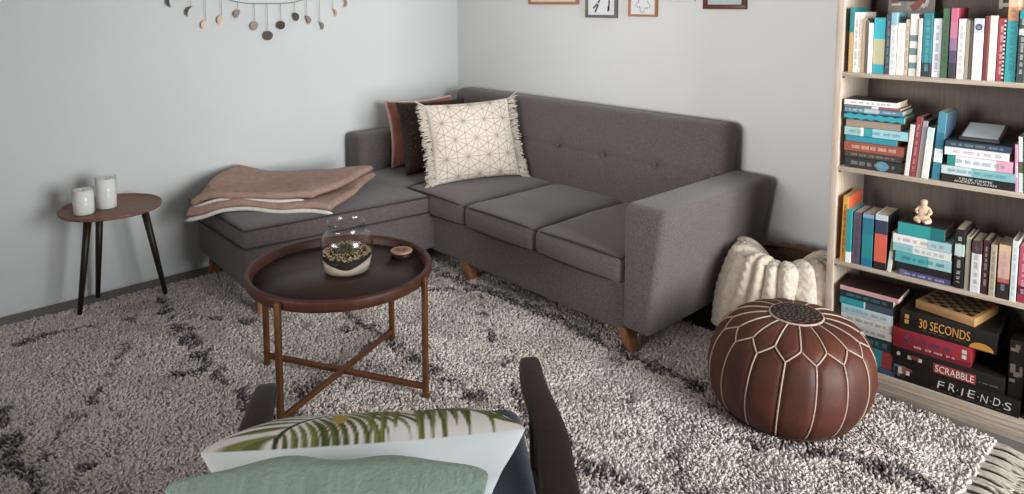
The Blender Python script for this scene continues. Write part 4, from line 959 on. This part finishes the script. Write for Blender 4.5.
('L', 0.24, 0.4142, 0.4912, 0.0271, [(0, '231d1b')], 'black book lying between the indigo and the aqua books', {'g': 'books on the lower shelf'}),
('L', 0.2376, 0.4138, 0.5185, 0.0382, [(0, '49a3a8'), (0.6, '8fbcc0')], 'aqua book with teal capital letters lying on lower shelf', {'g': 'books on the lower shelf', 't': '2b7f88'}),
('L', 0.2286, 0.412, 0.5569, 0.0293, [(0, '7fb9bd'), (0.35, 'd3d4cf')], 'pale book with aqua left end lying in lower stack', {'g': 'books on the lower shelf', 't': '9fa8a6'}),
('L', 0.2272, 0.4105, 0.5864, 0.0331, [(0, 'dedad8'), (0.6, '9cc0c9')], 'white book fading to pale blue below the teal hardback', {'g': 'books on the lower shelf', 't': 'b58f8f'}),
('L', 0.2404, 0.3883, 0.6197, 0.0453, [(0, '1f9696'), (0.7, '0f6f72')], 'teal hardback with brown top under the seated figurine', {'g': 'books on the lower shelf', 'side': '3a2f2b'}),
('U', 0.4203, 0.4492, 0.47, 0.2077, [(0, '161517'), (0.55, 'b9cfc9'), (0.75, '1d1c1e')], 'black book with pale mint band on its spine', {'g': 'books on the lower shelf', 't': 'c9c9c9'}),
('U', 0.4524, 0.467, 0.47, 0.1872, [(0, 'a9a48c')], 'olive beige thin book right of the black one', {'g': 'books on the lower shelf'}),
('U', 0.4708, 0.4994, 0.47, 0.1809, [(0, 'd9d5d5'), (0.75, '4c3236')], 'white spined book with dark upper end and tan pages', {'g': 'books on the lower shelf', 't': '75707a'}),
('U', 0.5027, 0.5219, 0.47, 0.1871, [(0, '4a2228')], 'maroon book on the lower shelf', {'g': 'books on the lower shelf', 't': 'cbb5b0'}),
('U', 0.5244, 0.5422, 0.47, 0.1784, [(0, 'b3a58c')], 'beige book between maroon and peach books', {'g': 'books on the lower shelf', 't': '6e5f4c'}),
('U', 0.5466, 0.5794, 0.47, 0.1837, [(0, '2d2422'), (0.3, 'c85a40'), (0.38, 'd9a58c'), (0.82, 'e0b48c')], 'peach book with blue lettering and dark red foot', {'g': 'books on the lower shelf', 't': '8f95b4'}),
('U', 0.5826, 0.5998, 0.47, 0.2053, [(0, 'd7dbd7')], 'white book right of the peach one on the lower shelf', {'g': 'books on the lower shelf', 't': '8fb0b4'}),
('U', 0.6028, 0.6283, 0.47, 0.1911, [(0, 'a33048'), (0.15, '5a1f30'), (0.3, 'c04560')], 'crimson pink book at right edge of the lower shelf', {'g': 'books on the lower shelf', 't': 'e6b4bf'}),
('L', 0.0654, 0.2525, 0.0777, 0.0202, [(0, '2c4a66')], 'blue book second from bottom of the left stack', {'g': 'books stacked on the bottom shelf'}),
('L', 0.0638, 0.2474, 0.0981, 0.0641, [(0, '14808c'), (0.62, '14808c'), (0.78, '8f3034')], 'thick teal book with red right end in bottom stack', {'g': 'books stacked on the bottom shelf'}),
('L', 0.0612, 0.2445, 0.1624, 0.0443, [(0, '1d3b3c')], 'dark green book lying in bottom shelf stack', {'g': 'books stacked on the bottom shelf', 't': '4f7a78'}),
('L', 0.0594, 0.2375, 0.2069, 0.0295, [(0, 'b9b4ae')], 'light grey book in bottom stack above the dark green', {'g': 'books stacked on the bottom shelf', 't': '8a8580'}),
('L', 0.0582, 0.2379, 0.2366, 0.0334, [(0, 'cfcac4')], 'cream white book in bottom shelf stack', {'g': 'books stacked on the bottom shelf', 't': 'a39a92'}),
('L', 0.0583, 0.238, 0.2702, 0.0333, [(0, '9cc3c8'), (0.5, 'b9c2c4')], 'pale aqua book in the bottom shelf stack', {'g': 'books stacked on the bottom shelf', 't': '88a7ac'}),
('L', 0.0512, 0.2376, 0.3037, 0.0265, [(0, '1f8c9c'), (0.46, 'c9d3d4'), (0.49, '3a4a56')], 'book half teal and half slate in bottom stack', {'g': 'books stacked on the bottom shelf'}),
('L', 0.05, 0.237, 0.3304, 0.0291, [(0, '172b33')], 'blackish teal book under the pink one', {'g': 'books stacked on the bottom shelf', 't': '3f7f84'}),
('L', 0.0518, 0.2557, 0.3597, 0.0179, [(0, 'c48a8f')], 'thin dusty pink book topping the bottom left stack', {'g': 'books stacked on the bottom shelf', 'side': '33201d'}),
]
prev = {}
for r in BOOKS:
    kind, u0, u1, z0, s, bands, label, k = r
    book(kind, u0, u1, z0, s, bands, label, k)

# ---------------------------------------------------------------- games, chess box and other things on the shelves
def shelf_thing(name, label, cat, u, v, z, rz=0, group=None):
    p = MK @ Vector((u, v, z)); return thing(name, label, cat, p, KR + rz, group)
GG = 'board game boxes on the bottom shelf'
def gamebox(u0, u1, z0, z1, d, hexc, label, v=.006, edge='3a3836'):
    t = shelf_thing('game_box', label, 'board game', u0, v, z0, 0, GG); w, h = u1 - u0, z1 - z0
    bm = bmesh.new(); box(bm, (w / 2, d / 2, h * .62), (w, d, h * .76), bevel=.0012); obj('lid', bm, paper(hexc), t, smooth='auto')
    bm = bmesh.new(); box(bm, (w / 2, d / 2, h * .14), (w - .003, d - .003, h * .27)); obj('tray', bm, paper(edge), t, smooth=False)
    return t, w, h
FT = lambda x, z: Matrix.Translation((x, -.0006, z))
def patch(name, parent, m, x, z, w, h, y=-.0004):
    bm = bmesh.new(); box(bm, (x, y, z), (w, .0006, h)); return obj(name, bm, m, parent, smooth=False)
# bottom box with white hand-drawn capitals
t, w, h = gamebox(.247, .632, .0778, .1375, .25, '17130f', 'long black game box with white hand drawn capitals and dots, lowest of the stack', edge='120f0d')
x = .158; word = 'FRIENDS'; xs = [.156, .190, .221, .248, .285, .321, .352]
dots = ('8a3a32', '6b7f97', '9a8a4a', '8a3a32', '9a8a4a', '6b7f97')
for i, c in enumerate(word):
    lettering(c, .0038 if c == 'I' else .019, .027, paper('d8d2c8'), t, FT(xs[i], .031 + (.002 if i % 2 else -.001)), shear=.12, bold=-.012)
for i in range(1, 6): patch('dot', t, paper('b9b0a4'), (xs[i] + xs[i + 1]) / 2 + .001, .030, .0035, .0035)
bm = strokes(.0022, .24, random.Random(3), 0, 1, .02, .98); xform(bm, lambda p: Vector((p.z + .125, p.y - .0001, .0085 + p.x))); obj('small_print', bm, paper('7d776e'), t, smooth=False)
patch('photo', t, paper('5b6377'), .022, .034, .036, .042)
for i, (px, pz, pw, ph, hx) in enumerate(((.012, .030, .010, .034, '2a2025'), (.026, .036, .014, .026, 'c7b3a6'), (.038, .042, .016, .022, '9a4a44'), (.050, .034, .012, .018, 'd2c6ba'), (.033, .020, .014, .012, '3a2a28'), (.054, .046, .02, .010, '8c3f3a'))):
    patch('photo', t, paper(hx), px, pz, pw, ph, -.0009)
# black box with red name plate
t, w, h = gamebox(.245, .586, .1378, .1985, .25, '1a1714', 'black game box with white letters on a red plate, second from bottom of the stack', edge='14110f')
patch('name_plate', t, paper('a83338'), .196, .026, .128, .034); lettering('SCRABBLE', .116, .024, paper('e3d6cc'), t, FT(.196, .026) @ Matrix.Translation((0, -.0006, 0)))
patch('badge', t, paper('b5aa9c'), .019, .038, .011, .013)
for px, hx, ww in ((.055, 'b9ac98', .012), (.066, '7d2f2c', .016), (.078, '8c2f2c', .014), (.089, 'c4b8a4', .012)): patch('picture', t, paper(hx), px, .040 - .006 * abs(px - .072) / .017, ww, .013)
bm = strokes(.004, .055, random.Random(5), 0, 1, .02, .98); xform(bm, lambda p: Vector((p.z + .27, p.y - .0001, .022 + p.x))); obj('small_print', bm, paper('9a9286'), t, smooth=False)
# red box with blue lettering
t, w, h = gamebox(.241, .488, .1988, .2705, .24, '9c1f2c', 'crimson game box with dark blue lettering, third from bottom of the stack', edge='7d1822')
lettering('5', .020, .030, paper('3b4266'), t, FT(.048, .040)); bm = strokes(.020, .125, random.Random(9), 0, 1, .02, .98); xform(bm, lambda p: Vector((p.z + .064, p.y - .0001, .031 + p.x))); obj('blue_lettering', bm, paper('3f4568'), t, smooth=False)
bm = strokes(.008, .135, random.Random(2), 0, 1, .02, .98); xform(bm, lambda p: Vector((p.z + .066, p.y - .0001, .014 + p.x))); obj('white_lettering', bm, paper('d9c3bd'), t, smooth=False)
for zz in (.052, .034): patch('badge', t, paper('cfc3ba'), .226, zz, .014, .014)
# black box with orange lettering
t, w, h = gamebox(.263, .557, .2708, .345, .26, '191612', 'black game box with big orange lettering, on top of the game stack', edge='14110e')
lettering('30 SECONDS', .156, .033, paper('d9973c'), t, FT(.140, .040))
bm = strokes(.004, .14, random.Random(8), 0, 1, .02, .98); xform(bm, lambda p: Vector((p.z + .07, p.y - .0001, .014 + p.x))); obj('small_print', bm, paper('7d5f50'), t, smooth=False)
for zz in (.052, .033): patch('badge', t, paper('b98437'), .022, zz, .013, .015)
bm = bmesh.new(); n = 20; bm.faces.new([bm.verts.new((.252 + .036 * math.cos(math.pi * k / n), -.0005, .004 + .024 * math.sin(math.pi * k / n))) for k in range(n + 1)]); obj('orange_sun', bm, paper('d08a33'), t, smooth=False)
# upright black box with pale figures
t, w, h = gamebox(.592, .634, .138, .335, .2, '15120f', 'upright black game box with pale figures right of the game stack', v=.02, edge='100e0c')
for (px, pz, pw, ph) in ((.014, .165, .022, .012), (.022, .176, .012, .016), (.012, .100, .014, .03), (.022, .082, .016, .018), (.034, .094, .008, .034), (.012, .058, .016, .010)):
    patch('pale_figure', t, paper('6f6257'), px, pz, pw, ph)
# chess box
t = shelf_thing('chess_box', 'wooden chess box with checkered top lying on the black game box', 'game', .300, .052, .3453, R(-12))
wl = mat('chess_maple', 'b58a5c', rough=.5, var=.12, vscale=14, stretch=(1, 8, 8)); wd = mat('chess_dark', '33241a', rough=.5, var=.12, vscale=14)
bm = bmesh.new(); box(bm, (.0975, .0975, .015), (.195, .195, .030), bevel=.0015); obj('box_body', bm, wl, t, smooth='auto')
for m, par, nm in ((wd, 1, 'dark_squares'), (mat('chess_light', '8f7458', rough=.5, var=.12, vscale=14), 0, 'light_squares')):
    bm = bmesh.new()
    for i in range(8):
        for j in range(8):
            if (i + j) % 2 == par: box(bm, (.0975 + (i - 3.5) * .0215, .0975 + (j - 3.5) * .0215, .0302), (.0215, .0215, .0007))
    obj(nm, bm, m, t, smooth=False)
# e-reader on the lying books
t = shelf_thing('e_reader', 'grey e-reader with pale screen lying on the navy book', 'e-reader', .408, .035, .9835); t.rotation_euler = (R(13), 0, KR)
bm = bmesh.new(); box(bm, (.058, .082, .0045), (.117, .164, .008), bevel=.003); obj('body', bm, mat('reader_shell', '4f4a48', rough=.5), t, smooth='auto')
bm = bmesh.new(); box(bm, (.058, .086, .0087), (.104, .138, .0008)); obj('screen', bm, mat('reader_screen', 'd0d8dc', rough=.35, var=.04, vscale=20), t, smooth=False)
# seated cherub figurine
t = link('figurine', None)
bm = bmesh.new(); lay = bm.verts.layers.skin.verify()
J = {'pel': ((0, 0, .012), .013), 'bel': ((0, .001, .026), .013), 'che': ((0, .002, .041), .012), 'nec': ((0, .001, .0515), .0058), 'hd': ((0, -.001, .061), .0115), 'tp': ((0, 0, .072), .009),
 'ls': ((-.012, .001, .045), .0055), 'le': ((-.020, -.006, .034), .0048), 'lh': ((-.012, -.017, .031), .0042), 'rs': ((.012, .001, .045), .0055), 're': ((.021, -.005, .034), .0048), 'rh': ((.013, -.016, .028), .0042),
 'lk': ((-.021, -.012, .010), .008), 'lf': ((-.002, -.021, .006), .0058), 'rk': ((.021, -.012, .010), .008), 'rf': ((.006, -.024, .007), .0058)}
vs = {k: bm.verts.new(p) for k, (p, r) in J.items()}
for a, b in (('pel', 'bel'), ('bel', 'che'), ('che', 'nec'), ('nec', 'hd'), ('hd', 'tp'), ('che', 'ls'), ('ls', 'le'), ('le', 'lh'), ('che', 'rs'), ('rs', 're'), ('re', 'rh'), ('pel', 'lk'), ('lk', 'lf'), ('pel', 'rk'), ('rk', 'rf')): bm.edges.new((vs[a], vs[b]))
for k, (p, r) in J.items(): vs[k][lay].radius = (r, r); vs[k][lay].use_root = (k == 'pel')
me = bpy.data.meshes.new('figurine'); bm.to_mesh(me); bm.free(); bpy.data.objects.remove(t)
fg = link('figurine', me, None, MK @ Vector((.311, .05, .6655)), (0, 0, KR)); fg.scale = (1.22,) * 3; me.materials.append(mat('pale_plaster', 'd3b59c', rough=.6, var=.06, vscale=60))
fg.modifiers.new('skin', 'SKIN').use_smooth_shade = True; s_ = fg.modifiers.new('sub', 'SUBSURF'); s_.levels = s_.render_levels = 2
tag(fg, 'small peach coloured seated cherub figurine on the teal hardback', 'figurine')
# picture card behind the upper books, white ornament on the back panel
t = shelf_thing('picture_card', 'red and dark brown picture card standing behind the upper shelf books', 'card', .105, .235, 1.1965); t.rotation_euler = (R(-6), 0, KR)
bm = bmesh.new(); box(bm, (.08, 0, .16), (.16, .004, .32)); obj('card', bm, paper('8a857b'), t, smooth=False)
def pat(x, z, w, h, a, hx, y=-.0024):
    bm = bmesh.new(); box(bm, (0, 0, 0), (w, .0008, h), Matrix.Translation((x, y, z)) @ Matrix.Rotation(R(a), 4, 'Y')); obj('print', bm, paper(hx), t, smooth=False)
pat(.075, .292, .10, .055, 0, '3a1c16'); pat(.115, .262, .085, .026, -38, '8f4535', -.0032); pat(.022, .285, .022, .06, 0, '7d4a36', -.003); pat(.135, .27, .012, .05, 10, 'cfc6c0', -.0036)
pat(.028, .2535, .034, .010, 0, 'd8d2ca', -.003); pat(.09, .247, .05, .03, 0, 'a09a8e', -.0028); pat(.122, .248, .014, .016, 25, 'd2c8be', -.0038)
t = shelf_thing('wall_ornament', 'white wooden bracket shaped ornament fixed to the bookcase back panel', 'ornament', .463, KD + .0005, 1.432)
bm = bmesh.new(); box(bm, (0, -.006, .045), (.013, .012, .090), bevel=.001); box(bm, (.026, -.006, .0145), (.044, .012, .014), bevel=.001); obj('bracket', bm, mat('ornament_white', 'd8d2ca', rough=.5), t, smooth='auto')
for (u, w_, h_, hx, lab) in ((.645, .022, .25, '6f7f8c', 'grey blue upright book at the right edge of the bottom shelf'),):
    book('U', u, u + w_, .0778, h_, [(0, hx), (.3, 'c3c9cc'), (.38, hx)], lab, {'g': 'books stacked on the bottom shelf'})

# ---------------------------------------------------------------- daylight through the window, added side fill lamp, camera, view
w_ = bpy.data.worlds.new('sky'); SC.world = w_; w_.use_nodes = True
w_.node_tree.nodes['Background'].inputs[0].default_value = (.9, .95, 1, 1); w_.node_tree.nodes['Background'].inputs[1].default_value = 1.2
def area(name, loc, rot, sx, sy, e, col, spread=180):
    l = bpy.data.lights.new(name, 'AREA'); l.shape = 'RECTANGLE'; l.size = sx; l.size_y = sy; l.energy = e; l.color = col; l.spread = R(spread)
    o = bpy.data.objects.new(name, l); COL.objects.link(o); o.location = loc; o.rotation_euler = rot; return o
area('window_daylight', ((wx0 + wx1) / 2, YB - .2, (wz0 + wz1) / 2 + .1), (R(85), 0, R(-6)), 1.8, 2.1, 112, (.94, .985, .985), 88)
area('added_side_fill', (XF - .2, 1.9, 1.58), (R(90), 0, R(-90)), 2.0, 1.6, 34, (1.0, .968, .94), 52)  # added fill lamp brightening the right wall and book spines
cam = bpy.data.cameras.new('camera'); co = bpy.data.objects.new('camera', cam); COL.objects.link(co); SC.camera = co
cam.sensor_width = 36; cam.lens = 704 * 36 / 1024; cam.shift_y = (68 - 247) / 1024; cam.clip_start = .05
co.location = (0, 0, 1.45); co.rotation_euler = (R(90 - 5.2), 0, R(-42.8))
vs_ = SC.view_settings; vs_.view_transform = 'Standard'; vs_.look = 'None'; vs_.gamma = 1; vs_.use_curve_mapping = False; vs_.exposure = -0.55
SC.cycles.use_denoising = True
SC.cycles.max_bounces = 8; SC.cycles.diffuse_bounces = 5; SC.cycles.transparent_max_bounces = 12; SC.cycles.sample_clamp_indirect = 6
